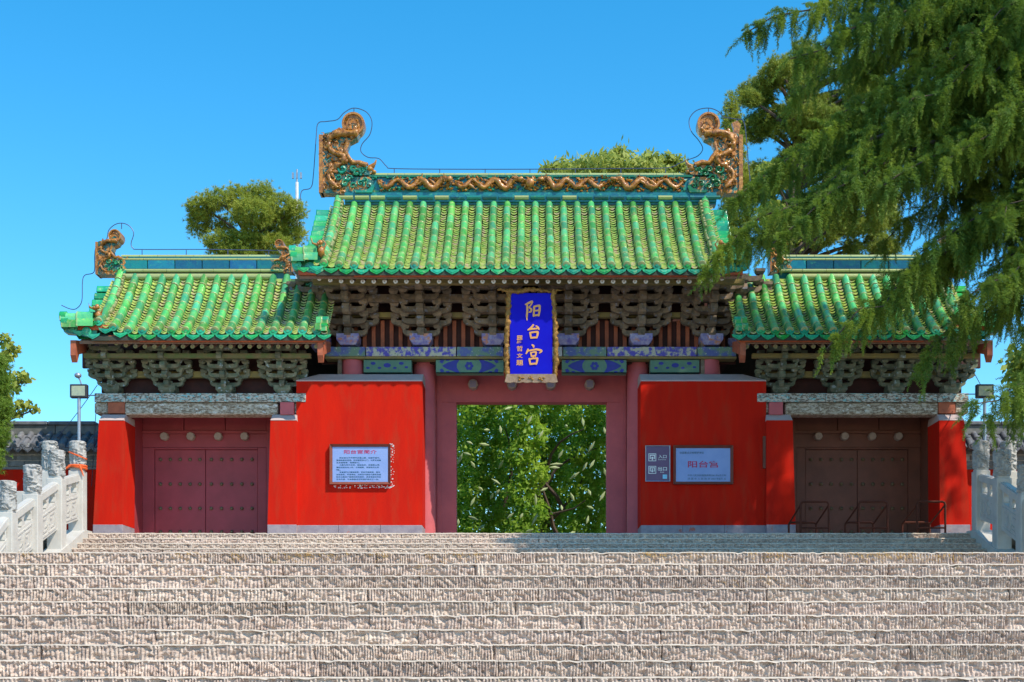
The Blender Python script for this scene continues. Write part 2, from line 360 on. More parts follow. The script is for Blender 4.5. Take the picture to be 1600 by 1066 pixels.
def drip_mesh(wd, r):
    # leaf-shaped drip tile hanging under the pan: curved top, pointed bottom, raised rim
    k = 9; top = [(wd/2*math.cos(math.pi*(1-j/(k-1))), -.04*math.sin(math.pi*j/(k-1))) for j in range(k)]
    bot = [(wd*.5,-.01),(wd*.44,-.075),(wd*.26,-.115),(0,-.165),(-wd*.26,-.115),(-wd*.44,-.075),(-wd*.5,-.01)]
    poly = top[1:-1]+bot
    m = MB(); m.prism(poly, -.018, .02)
    m.prism([(p[0]*.6, p[1]*.6-.03) for p in poly], -.028, -.0181)
    return m.mesh('drip_tile', M_eave)
def make_roof(par, xa, xb, ntube, prof, tang, Ltile, r, lift, back=None, roofmat=M_deck, panrows=.12):
    """front slope from xa to xb; ntube barrel columns; returns roof part"""
    (Ye, Ze), (Yt, Zt) = prof(0), prof(1)
    S = math.hypot(Yt-Ye, Zt-Ze)*1.02
    roof = MB(); N = 10                       # deck
    P = [prof(i/N) for i in range(N+1)]
    poly = [(y, z-.05) for y, z in P]
    if back: poly += [(back[0], back[1])]
    poly += ([(back[0], back[1]-.14)] if back else [])+[(Yt, Zt-.22)]+[(y, z-.15) for y, z in P[::-1][1:]]
    roof.prism(poly, xa, xb, 'x'); ro = roof.build('roof', roofmat, par)
    bm = barrel_mesh(Ltile*1.03, r); dm = disc_mesh(r*1.15); pitch = (xb-xa)/ntube; pm = drip_mesh(pitch*.98, r)
    nt_ = max(3, int(round(S/Ltile))); rng = random.Random(int(abs(xa)*100))
    for c in range(ntube):
        x = xa+(c+.5)*pitch; dz = lift(x)
        for i in range(nt_):
            u = i/nt_; y, z = prof(u); a = tang(u+.5/nt_)
            put('barrel_tile', bm, (x+rng.uniform(-.008,.008), y, z+dz*(1-u)+.10+rng.uniform(-.004,.004)), ro, rot=(a+rng.uniform(-.012,.012), 0, rng.uniform(-.022,.022)))
        a0 = tang(0)
        put('eave_disc', dm, (x, Ye-.01, Ze+dz+.10), ro, rot=(-.12, rng.uniform(-1,1), 0))
    for c in range(ntube+1):
        x = xa+c*pitch; put('drip_tile', pm, (x, Ye+.0, Ze+lift(x)+.025), ro, rot=(-.15+rng.uniform(-.03,.03), rng.uniform(-.04,.04), 0))
    pn = MB(); rows = int(S/panrows)
    for c in range(ntube+1):
        x = xa+c*pitch; wd = pitch-r*2.3  # narrow pans bare dark deck strips, standing in for barrel shadow
        for k in range(rows):
            u = k/rows; y, z = prof(u); a = tang(u); dz = lift(x)*(1-u)+rng.uniform(-.006,.006); y2, z2 = prof(min(1, u+1.6/rows))
            vs = []
            jx = rng.uniform(-.008,.008)
            for (yy, zz) in ((y+.05, z+.026), (y, z+.022), (y, z+.052), (y2, z2-.052)):
                for j in range(5):
                    t = -1+j/2; vs.append((x+jx+t*wd/2, yy, zz+dz-.01+.035*t*t))
            pn.add(vs, [(q*5+j, q*5+j+1, (q+1)*5+j+1, (q+1)*5+j) for q in range(3) for j in range(4)])
    pn.build('pan_tiles', M_pan, ro, kind='stuff')
    return ro
def horiz_tubes(par, name, x0, x1, y, z, r, m, seg=.42, nm=None):
    """a run of cap tiles along X, each tile a piece"""
    n = max(1, int(round(abs(x1-x0)/seg))); L = (x1-x0)/n
    tm = MB(); tm.tube([(-L/2+.004,0,0),(-L/2+.006,0,0),(L/2-.006,0,0),(L/2-.004,0,0)], [r*.9,r,r,r*.9], 8); me = tm.mesh(name, m, True)
    for i in range(n): put(name, me, (x0+(i+.5)*L, y, z), par)
# bracket pieces ------------------------------------------------------
def arm_mesh(half, h, d, m):
    p = [(-half, h), (-half*.86, h*1.0), (-half*.80, h*.72), (-half*.30, h*.66), (-half*.24, h), (half*.24, h), (half*.30, h*.66), (half*.80, h*.72), (half*.86, h), (half, h),
         (half, h*.55), (half*.93, h*.28), (half*.80, h*.08), (half*.62, 0), (-half*.62, 0), (-half*.80, h*.08), (-half*.93, h*.28), (-half, h*.55)]
    return MB().prism(p, -d/2, d/2).mesh('bracket_arm', m)
def dou_mesh(wd, h, m):
    a = wd/2; b = a*.68
    me = MB(); me.add([(-b,-b,0),(b,-b,0),(b,b,0),(-b,b,0),(-a,-a,h*.45),(a,-a,h*.45),(a,a,h*.45),(-a,a,h*.45),(-a,-a,h),(a,-a,h),(a,a,h),(-a,a,h)],
       [(0,3,2,1),(0,1,5,4),(1,2,6,5),(2,3,7,6),(3,0,4,7),(4,5,9,8),(5,6,10,9),(6,7,11,10),(7,4,8,11),(8,9,10,11)])
    return me.mesh('bracket_block', m)
def nose_mesh(reach, wd, h, m, beak=True):
    p = [(0, 0), (0, h), (-reach-.02, h), (-reach-.10, h*.75), (-reach-.13, h*.1), (-reach-.08, -h*.25 if beak else 0), (-reach+.02, 0)]
    return MB().prism(p, -wd/2, wd/2, 'x').mesh('bracket_nose', m)
def bracket_family(m, m2, lv, step, half, sc):
    return dict(short=arm_mesh(half*.62, .19*sc, .14*sc, m), long=arm_mesh(half, .19*sc, .14*sc, m), dou=dou_mesh(.23*sc, .13*sc, m),
        noses=[nose_mesh(step*(k+1), .17*sc, .20*sc, m) for k in range(lv)], lv=lv, step=step, half=half, sc=sc, base=m2)
def bracket_set(par, fam, x, y0, z0, lh):
    sc = fam['sc']; b = dou_mesh(.56*sc, .26*sc, fam['base']); b.name = 'bracket_set'
    s = put('bracket_set', b, (x, y0, z0), par); z = z0+.25*sc; half = fam['half']
    rr = random.Random(int(x*100))
    def row(kind, y, z, hw):
        j = rr.uniform(-.008,.008)
        put('bracket_arm', fam[kind], (x+j, y, z), s)
        for q in (-1, 1): put('bracket_block', fam['dou'], (x+q*hw*.87, y, z+.19*sc-.005), s)
    for k in range(fam['lv']):
        put('bracket_nose', fam['noses'][k], (x, y0, z), s)
        for j in range(k+1):
            y = y0-fam['step']*j-.0017*j
            if k-j == 0: row('short', y, z, half*.62)
            elif k-j == 1: row('long', y, z, half)
        put('bracket_block', fam['dou'], (x, y0-fam['step']*(k+1), z+.19*sc), s)
        z += lh
    y = y0-fam['step']*fam['lv']
    put('bracket_arm', fam['short'], (x, y, z-.03), s)
    for q in (-1, 1): put('bracket_block', fam['dou'], (x+q*half*.54, y, z+.15*sc), s)
    return s
FM = bracket_family(M_brk, M_brkblue, 5, .20, .80, 1.05)
FW = bracket_family(M_brkg, M_brkg, 4, .18, .64, .78)
# ornament (owl-tail shaped ridge end) -----------------------------------
def chiwen(par, X, Yc, Zof, s, sc, big=True):
    """s=+1: tail curls towards +X (left end of a ridge). X: world x of the outer vertical edge; outline in units of px*sc"""
    k = sc; Y = Yc
    def W(u, v): return (X+s*u*k, Zof+v*k)
    out = [(0,0),(0,88),(6,93),(26,97),(34,96),(50,108),(62,98),(56,86),(44,80),(40,70),(45,52),(52,44),(64,42),(78,40),(80,32),(74,26),(82,18),(80,0)]
    poly = [W(*p) for p in out]
    body = MB(); body.prism(poly if s > 0 else poly[::-1], Y-.17, Y+.17)
    bo = body.build('ridge_ornament', M_chi, par)
    cx, cz = W(50, 108); R = 17.5*k
    d = MB(); d.lathe([(R*.4,-.20),(R,-.20),(R*1.03,-.16),(R*1.03,.16),(R,.20),(R*.82,.20),(R*.80,.15),(R*.1,.15)], (cx, Y, cz), 22, 'y')
    d.build('scroll_disc', M_gold, bo, True)
    g = MB(); pts = []; rad = []
    for i in range(22):
        a = i/21*math.pi*3.1; rr_ = R*(.74-.028*i); pts.append((cx+s*rr_*math.cos(a+2.2), Y-.19-.002*i, cz+rr_*math.sin(a+2.2))); rad.append(R*.11*(1.1-.02*i))
    g.tube(pts, rad, 6)
    path = [(58,92),(40,92),(22,90),(12,80),(14,68),(26,60),(36,56),(34,46),(20,40),(12,28),(18,14),(30,4)]
    sp = []
    for i in range(len(path)-1):
        p0, p1, p2, p3 = [Vector(path[min(max(q_, 0), len(path)-1)]) for q_ in (i-1, i, i+1, i+2)]
        for j in range(4):
            t = j/4; sp.append(.5*((2*p1)+(p2-p0)*t+(2*p0-5*p1+4*p2-p3)*t*t+(3*p1-p0-3*p2+p3)*t**3))
    g.tube([(W(*p)[0], Y-.2-.03*math.sin(i*.33), W(*p)[1]) for i, p in enumerate(sp)], [6.4*k*(1.1-.009*i)*(1+.12*math.sin(i*1.9)) for i in range(len(sp))], 8)
    path2 = [(42,78),(38,66),(44,54),(50,46),(60,46),(72,42)]
    g.tube([(W(*p)[0], Y-.19, W(*p)[1]) for p in path2], 5.4*k, 7)
    rg = random.Random(int(X*10)+3)
    for i in range(110 if big else 50):
        t = rg.random()*(len(path)-1); a = int(t); f = t-a; q = [path[a][j]*(1-f)+path[a+1][j]*f for j in (0,1)]
        x, z = W(q[0]+rg.uniform(-7,7), q[1]+rg.uniform(-7,7))
        g.ball((x, Y-.17-rg.random()*.06, z), rg.uniform(2,4.4)*k, 6, 4, (1.3,.8,rg.uniform(.7,1.6)))
    for i in range(90 if big else 36):
        u, v = rg.uniform(4, 46), rg.uniform(6, 90)
        if u > 36 and v > 55 : continue
        x, z = W(u, v); a = rg.uniform(0, 6.28); q = rg.uniform(3,8)*k
        g.tube([(x, Y-.165, z), (x+q*math.cos(a), Y-.21, z+q*math.sin(a)), (x+q*1.6*math.cos(a+.7), Y-.17, z+q*1.6*math.sin(a+.7))], [2.4*k, 1.9*k, .5*k], 5)
    me = g.mesh('dragon_relief', M_gold, True, 60); carve(me, .030*(k*60), 11)
    put('dragon_relief', me, (0,0,0), bo)
    edge = MB(); edge.prism([W(-3,0), W(3,0), W(3,90), W(-3,90)] if s > 0 else [W(-3,90), W(3,90), W(3,0), W(-3,0)], Y-.21, Y+.21); edge.build('edge_strip', M_gold, bo)
    c = MB()
    for (u, v, r_) in ((34,36,7),(38,14,7),(44,22,6),(50,10,5),(56,30,7),(62,14,6),(50,36,6),(68,20,4.5),(64,34,5),(28,24,5),(74,10,5),(70,36,4)):
        pts = []; 
        for i in range(13):
            a = i/12*math.pi*2.1; q = r_*(1-.055*i); pts.append((W(u+q*math.cos(a+u), v+q*math.sin(a+u))[0], Y-.18-.006*i, W(u, v+q*math.sin(a+u))[1]))
        c.tube(pts, [r_*.46*k*(1-.03*i) for i in range(13)], 6); x, z = W(u, v); c.ball((x, Y-.2, z), r_*.42*k, 7, 5)
    jaw = [(52,4),(62,3),(74,5),(81,12),(84,9),(80,-1),(54,-1)]
    P = [W(*p) for p in jaw]; c.prism(P if s > 0 else P[::-1], Y-.25, Y-.1)
    me = c.mesh('green_curls', M_curl, True, 60); carve(me, .012, 12); put('green_curls', me, (0,0,0), bo)
    h = MB()
    for (u, v, r_) in ((76,38,5),(80,43,3.4),(70,46,3),(82,34,3.2),(61,44,3.2)):
        x, z = W(u, v); h.ball((x, Y-.1, z), r_*k, 7, 5, (1.2,1.5,1))
    h.tube([(W(74,40)[0], Y-.15, W(74,40)[1]), (W(84,46)[0], Y-.15, W(84,46)[1]), (W(86,52)[0], Y-.15, W(86,52)[1])], [3*k,2.2*k,.8*k], 6)
    h.build('beast_snout', M_gold, bo, True)
    return bo
def desc_ridge(par, X, s, prof, tang, u0, u1, r, fig=True):
    """descending ridge of cap tiles down the gable edge with side drip tiles"""
    n = 8; L = .34; base = MB(); P = [prof(u0+(u1-u0)*i/n) for i in range(n+1)]
    poly = [(y, z+.22) for y, z in P]+[(y, z-.02) for y, z in P[::-1]]
    base.prism(poly, min(X, X+s*.16), max(X, X+s*.16), 'x'); bo = base.build('gable_ridge', M_curl, par)
    m = int(round((u1-u0)*math.hypot(prof(1)[0]-prof(0)[0], prof(1)[1]-prof(0)[1])/L)); bm = barrel_mesh(L*1.03, r)
    for i in range(m):
        u = u0+(u1-u0)*i/m; y, z = prof(u); put('barrel_tile', bm, (X+s*.08, y, z+.22), bo, rot=(tang(u), 0, 0))
    # tiles laid sideways down the gable face
    st = barrel_mesh(.50, r*1.0); st.materials.clear(); st.materials.append(M_eave); dk = disc_mesh(r*.95); k = int((u1*1.02-(-.02))*math.hypot(prof(1)[0]-prof(0)[0], prof(1)[1]-prof(0)[1])/.31)
    for i in range(k):
        u = .10+(1.0-.10)*i/k; y, z = prof(u)
        t = put('side_tile', st, (X-s*.50, y+.05, z-.06), bo, rot=(0, s*-.22 if s>0 else .22, -math.pi/2 if s > 0 else math.pi/2))
    rid = MB(); rr = random.Random(4)
    for i in range(26):
        u = u0+(u1-u0)*i/26; y, z = prof(u); rid.ball((X+s*.2, y, z+.14+rr.random()*.12), .05, 6, 4, (1,1.4,1.2))
    rid.build('carved_edge', mat_edge, bo, True)
    if fig:
        f = MB(); y, z = prof(u0); z += .2
        f.ball((X+s*.05, y-.1, z+.16), .11, 8, 6, (1,.9,1.3)); f.ball((X+s*.05, y-.2, z+.34), .08, 8, 6); f.tube([(X, y-.1, z+.3), (X-s*.16, y-.12, z+.36), (X-s*.2, y-.1, z+.48)], [.05,.03,.01], 6)
        f.tube([(X+s*.1, y-.05, z+.2), (X+s*.18, y-.1, z+.34), (X+s*.1, y-.12, z+.44)], [.04,.03,.01], 6); f.ball((X, y-.28, z+.30), .05, 6, 4)
        me = f.mesh('roof_beast', M_gold, True, 60); carve(me, .015, 12); put('roof_beast', me, (0,0,0), bo)
    return bo
M_chi = mat('ochre_and_green_glaze', (.02,.17,.13), (.015,.10,.10), 8, .35, .03, 16, coat=.3, c3=(.58,.22,.03), s3=5.5, t3=.50, w3=.04)
mat_edge = mat('pale_mottled_edge', (.45,.38,.16), (.12,.20,.08), 12, .6, .01, 30)
def corner_tubes(par, X, s, y, z, r, L=.7):
    """two stacked barrel ends of the hip ridge pointing outward, and a lower short one"""
    c = MB(); c.prism([(X-s*L*.1, z-.16), (X-s*L*.1, z+.22), (X+s*L, z+.08), (X+s*L*.9, z-.10)], y-.02, y+.3)
    co_ = c.build('hip_end', M_curl, par); half = L/2; bm = barrel_mesh(half*1.04, r); dk = disc_mesh(r*1.05)
    for (dy, dz, q) in ((-.02, .26, 1.0), (-.10, .07, .92)):
        for i in range(2):
            a = i*half*q
            put('barrel_tile', bm, (X+s*(L*q-a), y+dy, z+dz+.03*i), co_, rot=(0, s*.07, s*math.pi/2))
        put('eave_disc', dk, (X+s*(L*q+.01), y+dy, z+dz+.03), co_, rot=(0, 0, s*math.pi/2))
    return co_
def eave_under(par, xa, xb, Ye, Ze, lift, slope, sp, y_in, style):
    """fascia, rafter ends and soffit"""
    n = 8; f = MB()
    for i in range(n):
        x0 = xa+(xb-xa)*i/n; x1 = xa+(xb-xa)*(i+1)/n; f.box(x0, x1-.001*(i < n-1), Ye+.03, Ye+.09, Ze-.17+lift((x0+x1)/2), Ze-.05+lift((x0+x1)/2))
    f.build('fascia_board', M_orange, par)
    N = int((xb-xa-.2)/sp); L = y_in-Ye-.1
    rm = MB(); rm.tube([(0,0,0),(0,L,L*slope)], .055, 9); rme = rm.mesh('rafter', M_rafterd if style else M_rafterd, True)
    em = MB(); em.lathe([(.056,0),(.056,.012),(.022,.0125),(.018,-.004)], n=10, axis='y'); eme = em.mesh('rafter_end', M_rafter)
    eme2 = eme.copy(); eme2.materials.clear(); eme2.materials.append(M_purlin)
    for i in range(N):
        x = xa+.1+(i+.5)*(xb-xa-.2)/N; z = Ze-.27+lift(x); r = put('rafter', rme, (x, Ye+.13, z), par); put('rafter_end', eme if style else eme2, (x, Ye+.13, z), r)
    sf = MB(); sf.prism([(Ye+.1, Ze-.21),(y_in, Ze-.21+(y_in-Ye)*slope),(y_in, Ze-.13+(y_in-Ye)*slope),(Ye+.1, Ze-.13)], xa+.02, xb-.02, 'x'); sf.build('soffit', M_rafterd, par)

# ------------------------------------------------------------------ MAIN HALL
hall = root('gate_hall', 'tall central gate hall with green glazed roof, open doorway and red plaster walls', 'gate building', (XC, 36.5, ZP))
Ye, Yt = 33.65, 36.65; Ze = PZ(421, Ye); Zt = PZ(321, Yt)
pr, tg = roofprof(Ye, Ze, Yt, Zt, .74)
XL, XR = PX(494, Ye), PX(1133, Ye); Xm = (XL+XR)/2
def lift0(x): 
    d = abs(x-Xm)-4.2
    return .10*max(0, d)**2
make_roof(hall, XL, XR, 27, pr, tg, .42, .096, lift0, back=(40.2, Ze-.1))
for s in (-1, 1):
    X = XL+.06 if s < 0 else XR-.06
    desc_ridge(hall, X, -s, pr, tg, .06, 1.0, .105)
    corner_tubes(hall, X+s*.05, s, Ye+.12, Ze+.20, .13, .68)
    # small hip eave beyond the gable edge
    b = MB(); b.add([(X, Ye, Ze-.02), (X+s*.62, Ye+.05, Ze+.10), (X+s*.62, Ye+1.2, Ze+.5), (X, Ye+.9, Ze+.6), (X, Ye, Ze-.12), (X+s*.62, Ye+.05, Ze), (X+s*.62, Ye+1.2, Ze+.4), (X, Ye+.9, Ze+.5)],
        [(0,1,2,3),(7,6,5,4),(0,4,5,1),(1,5,6,2),(2,6,7,3),(3,7,4,0)]); hp = b.build('hip_skirt', M_teal, hall)
    dm = disc_mesh(.12); pm = drip_mesh(.36, .1)
    for i in range(2):
        put('eave_disc', dm, (X+s*(.22+i*.33), Ye-.01, Ze+.06+.05*i), hp)
        put('drip_tile', pm, (X+s*(.04+i*.33), Ye, Ze+.04+.05*i), hp); 
    # gable wall closing the roof end
    g = MB(); P = [pr(i/6) for i in range(7)]
    g.prism([(35.6, 9.3)]+[(y, z-.12) for y, z in P if y > 35.2]+[(38.3, Zt-1.3), (38.3, 9.3)], X-s*.25-.05, X-s*.25+.05, 'x'); g.build('gable_board', M_brk, hall)
# back slope of the roof
bk = MB(); bk.prism([(Yt-.01, Zt+.02), (40.2, Ze+.0), (40.2, Ze-.15), (Yt-.01, Zt-.16)], XL, XR, 'x'); bk.build('rear_roof_slope', M_pan, hall)
# main ridge: base, dragon band, cap
YR = 36.7; z = lambda y: PZ(y, YR)
xr0, xr1 = PX(540, YR), PX(1118, YR)
rb = MB(); rb.box(xr0, xr1, YR-.12, YR+.2, z(322), z(276)); rg_ = rb.build('main_ridge', M_teal, hall)
MB().box(xr0, xr1, YR-.19, YR-.12, z(319), z(304.5)).build('ridge_base_band', M_teal, rg_)
horiz_tubes(rg_, 'ridge_cap_tile', PX(580,YR), PX(1078,YR), YR, z(274.8), .075, M_tube, .46)
tm = MB(); tm.tube([(-.19,0,0),(.19,0,0)], .055, 8); tme = tm.mesh('base_tile', M_tube, True); tmt = MB(); tmt.tube([(-.19,0,0),(.19,0,0)], .055, 8); tmt = tmt.mesh('base_tile', M_teal, True)
for i in range(24):
    x = PX(530,YR)+(i+.5)*(PX(1125,YR)-PX(530,YR))/24
    put('base_tile', tme if i in (0,1,2,4,6,11,14,20) else tmt, (x, YR-.21, z(313)), rg_)
sw = MB(); sw.box(xr0, xr1, YR-.155, YR-.12, z(303.5), z(300.5)).box(xr0, xr1, YR-.17, YR-.12, z(280), z(277.5)); sw.build('ridge_moulding', M_curl, rg_)
def dragon(x0, x1, seed):
    rr = random.Random(seed); g = MB(); N = 46; pts = []; rad = []; s = 1 if x1 > x0 else -1; zc = z(291); L = abs(x1-x0)
    for i in range(N):
        t = i/(N-1); pts.append((x0+(x1-x0)*t, YR-.19-.03*math.cos(t*22), zc+.125*math.sin(t*6*math.pi+.6)*(1-.2*t))); rad.append(.112*(1-.45*t) if t > .05 else .07)
    g.tube(pts, rad, 8)
    for i in range(3, N-2, 2):   # dorsal fins
        p = Vector(pts[i]); g.tube([p, p+Vector((-s*.03, -.02, .06+rad[i]))], [.022, .004], 5)
    for t in (.17, .36, .6, .8):     # legs and claws
        i = int(t*N); p = Vector(pts[i]); d = rr.choice((-1,1))*.12
        k = p+Vector((d, -.04, -.10 if p.z > zc else .10)); e = k+Vector((d*.6, .01, -.06 if p.z > zc else .06)); g.tube([p, k, e], [.06,.045,.025], 6)
        for q in (-1,0,1): g.tube([e, e+Vector((d*.5+q*.03, 0, q*.04))], [.014,.004], 4)
    h = Vector(pts[0]); g.ball(h+Vector((-s*.05, -.05, .03)), .085, 8, 6, (1.3,.9,.95)); g.ball(h+Vector((-s*.15,-.06,.0)), .05, 7, 5, (1.3,1,.7)); g.ball(h+Vector((-s*.1,-.07,-.05)), .03, 6, 4, (2,1,.7))
    for q in (-1, 1): g.tube([h+Vector((s*.0,-.05,.08)), h+Vector((s*.10,-.06,.12+.03*q)), h+Vector((s*.19,-.04,.10+.05*q))], [.022,.018,.004], 5)
    for i in range(6): a = Vector((s*rr.uniform(.02,.14), -.06, rr.uniform(-.12,.1))); g.ball(h+a, rr.uniform(.02,.035), 6, 4)
    me = g.mesh('ridge_dragon', M_gold, True, 60); carve(me, .020, 14); put('ridge_dragon', me, (0,0,0), rg_)
XPc = PX(828, YR)
for (a, b, sd) in ((700,592,1),(810,712,2),(848,945,3),(960,1066,4)): dragon(PX(a,YR), PX(b,YR), sd)
pg = MB(); pg.ball((XPc, YR-.22, z(290)), .13, 12, 8, (1,.7,1))
for q in range(7): a = q/7*2*math.pi; pg.tube([(XPc+.13*math.cos(a), YR-.2, z(290)+.13*math.sin(a)), (XPc+.2*math.cos(a+.3), YR-.2, z(290)+.2*math.sin(a+.3))], [.04,.008], 5)
pg.build('ridge_pearl', M_gold, rg_, True)
gc = MB(); rr = random.Random(15)
for i in range(300):
    x = rr.uniform(PX(588,YR), PX(1068,YR)); zz = rr.uniform(z(301), z(281)); q = rr.uniform(.024,.046); a = rr.uniform(0, 6.28)
    gc.tube([(x,YR-.14,zz),(x+.07*math.cos(a),YR-.20,zz+.05*math.sin(a)),(x+.12*math.cos(a+.8),YR-.15,zz+.07*math.sin(a+.8))], [q, q*.8, .004], 5)
gc.build('gilt_clouds', M_gold, rg_, True, kind='stuff')
lf = MB(); rr = random.Random(5)
for i in range(150):
    x = rr.uniform(PX(585,YR), PX(1072,YR)); zz = rr.choice((rr.uniform(z(286), z(280)), rr.uniform(z(300), z(296)))); q = rr.uniform(.02,.045)
    lf.tube([(x,YR-.14,zz),(x+rr.uniform(-.07,.07),YR-.19,zz+rr.uniform(-.05,.05)),(x+rr.uniform(-.12,.12),YR-.16,zz+rr.uniform(-.05,.05))], [q, q*.8, .004], 5)
lf.build('cloud_scrolls', M_curl, rg_, True, kind='stuff')
k = YR/F
chiwen(hall, PX(503,YR), YR, z(305), 1, k)
chiwen(hall, PX(1156,YR), YR, z(305), -1, k)
sw = MB(); sw.prism([(PX(1144,YR), z(214)),(PX(1154,YR), z(212)),(PX(1157,YR), z(196)),(PX(1151,YR), z(190)),(PX(1143,YR), z(194)),(PX(1146,YR), z(203))], YR-.08, YR+.08); sw.build('sword_hilt', M_gold, hall)
# lightning wire
def wire(par, pts, Y, r=.012, name='lightning_wire', m=None, posts=()):
    P = [Vector((PX(a,Y), Y, PZ(b,Y))) for a, b in pts]; S = []
    for i in range(len(P)-1):
        p0, p1, p2, p3 = P[max(i-1,0)], P[i], P[i+1], P[min(i+2,len(P)-1)]
        for j in range(5):
            t = j/5; S.append(.5*((2*p1)+(p2-p0)*t+(2*p0-5*p1+4*p2-p3)*t*t+(3*p1-p0-3*p2+p3)*t**3))
    S.append(P[-1]); g = MB(); g.tube(S, r, 5)
    for (a, b0, b1) in posts: g.tube([(PX(a,Y),Y,PZ(b0,Y)),(PX(a,Y),Y,PZ(b1,Y))], r, 5)
    return g.build(name, m or M_wire, par, True)
WP = [(469,312),(472,298),(486,293),(490,270),(494,215),(497,193),(510,190),(527,187),(538,176),(553,169),(572,175),(581,190),(578,210),(566,225),(564,237),(575,246),(592,248),(604,260),(615,263.5)]
wire(hall, WP+[(700,264.5),(830,264.5),(960,263.5),(1040,262.5)]+[(1062,255),(1074,250),(1090,244),(1098,233),(1092,220),(1080,205),(1077,187),(1088,173),(1107,169),(1122,174),(1131,183),(1150,186),(1162,190),(1166,215),(1170,262),(1173,290)], YR,
     posts=[(x, 264, 275) for x in (616,687,758,828,899,970,1040)]+[(553,169,180),(1107,169,180)])
# ---- body of the hall
YC = 35.75
ab = PZ(542,YC)
bx('back_board', M_board, hall, PX(500,YC)-.0, PX(1152,YC), YC+.30, YC+.40, PZ(565,YC), pr(.62)[1]-.1)
for i in range(46):
    x = PX(512,YC)+i*(PX(1146,YC)-PX(512,YC))/45
    bx('lattice_slat', M_redwood, hall, x-.05, x+.05, YC+.2, YC+.29, ab-.02, PZ(498,YC))
bx('upper_purlin', M_purlin, hall, PX(500,YC), PX(1152,YC), YC-.08, YC+.12, PZ(497,YC), PZ(489,YC), .01)
bx('middle_purlin', M_brk, hall, PX(500,YC), PX(1152,YC), YC-.5, YC-.34, PZ(473,YC-.4), PZ(461,YC-.4), .01)
bx('outer_purlin', M_purlin, hall, PX(500,YC), PX(1152,YC), YC-1.2, YC-1.02, PZ(445,YC-1.1), PZ(436,YC-1.1), .01)
for px_ in (545.5, 659, 770.5, 887, 1000.5, 1110): bracket_set(hall, FM, PX(px_, YC), YC-.05, ab, .268)
for s, px_ in ((-1, 503), (1, 1152)):   # corner sets seen from the side
    bracket_set(hall, FM, PX(px_, YC+.5), YC+.45, ab, .268)
eave_under(hall, XL-.45, XR+.45, Ye, Ze, lift0, .50, .27, YC-.6, True)
# architraves in painted lengths
def length(par, a, b, Y0_, Y1_, y0, y1, m, name='painted_beam', c=.008):
    return bx(name, m, par, PX(a,Y0_), PX(b,Y0_), Y0_, Y1_, PZ(y1,Y0_), PZ(y0,Y0_), c)
Yb = 35.5
for a, b, m in ((508,571,M_beamP),(572,713,M_beamC),(714,787,M_beamP),(788,800,M_whiteP),(801,859,M_beamP),(860,879,M_whiteP),(880,948,M_beamP),(949,1089,M_beamC),(1090,1151,M_beamP)):
    length(hall, a, b-.6, Yb, 35.95, 542, 556.5, m)
length(hall, 508, 1151, Yb+.04, 35.95, 556.8, 560.5, M_purlin, 'beam_strip')
for a, b in ((568,643),(681,787),(878,979),(1016,1093)):
    length(hall, a, b, Yb+.12, 35.95, 560.8, 583, M_panelG)
    length(hall, a, b, Yb+.10, 35.6, 560.8, 562.2, M_whiteP, 'beam_edge')
    length(hall, a, b, Yb+.10, 35.6, 582, 583.5, M_whiteP, 'beam_edge')
# blue scroll patterns (flat paint, 3 mm proud)
def scroll(cx, cy, wdt, Y):
    g = MB()
    def P(u, v): return (PX(cx+u*wdt, Y), PZ(cy-v*wdt, Y))
    for s in (-1, 1):
        for pts in ([(s*.14,.13),(s*.22,.10),(s*.36,.05),(s*.44,.0),(s*.36,-.05),(s*.22,-.10),(s*.14,-.13),(s*.20,-.03),(s*.20,.03)],
                    [(s*.40,.09),(s*.46,.11),(s*.48,.06),(s*.44,.04)], [(s*.40,-.09),(s*.46,-.11),(s*.48,-.06),(s*.44,-.04)], [(s*.30,.12),(s*.36,.12),(s*.38,.085),(s*.33,.08)], [(s*.30,-.12),(s*.36,-.12),(s*.38,-.085),(s*.33,-.08)]):
            q = [P(*p) for p in pts]; g.prism(q if s > 0 else q[::-1], Y-.004, Y+.002)
    for i in range(6):
        a = i*math.pi/3; q = [P(.045*math.cos(a)+.028*math.cos(b), .045*math.sin(a)+.028*math.sin(b)) for b in np.linspace(0, 2*math.pi, 8)[:-1]]; g.prism(q, Y-.004-.0003*i, Y+.002)
    g.build('blue_scroll', M_blueP, hall)
for cx in (733, 929): scroll(cx, 572, 96, Yb+.12-.001)
for cx in (605, 1055): 
    g = MB()
    for du, dv, q in ((-22,-2,4),(0,1,6),(22,-2,4),(-12,5,3),(12,5,3),(-30,5,3),(30,4,3)):
        g.prism([(PX(cx+du+q*math.cos(a),Yb+.12), PZ(570+dv+q*.6*math.sin(a),Yb+.12)) for a in np.linspace(0,2*math.pi,9)[:-1]], Yb+.112, Yb+.121)
    g.build('blue_scroll', M_blueP, hall)
# columns
for px_ in (550.5, 662.5, 997, 1108):
    x = PX(px_, 36.3); MB().lathe([(.315,0),(.30,4.3),(.285,PZ(560.6,YC)-ZP)], (x, 36.27, ZP), 24).build('column', M_pink, hall, True)
    if px_ in (550.5, 1108): zb_ = PZ(592,YC); MB().lathe([(.30,0),(.285,PZ(560.6,YC)-zb_)], (PX(px_,YC), YC+.12, zb_), 24).build('column_head', M_pink, hall, True)
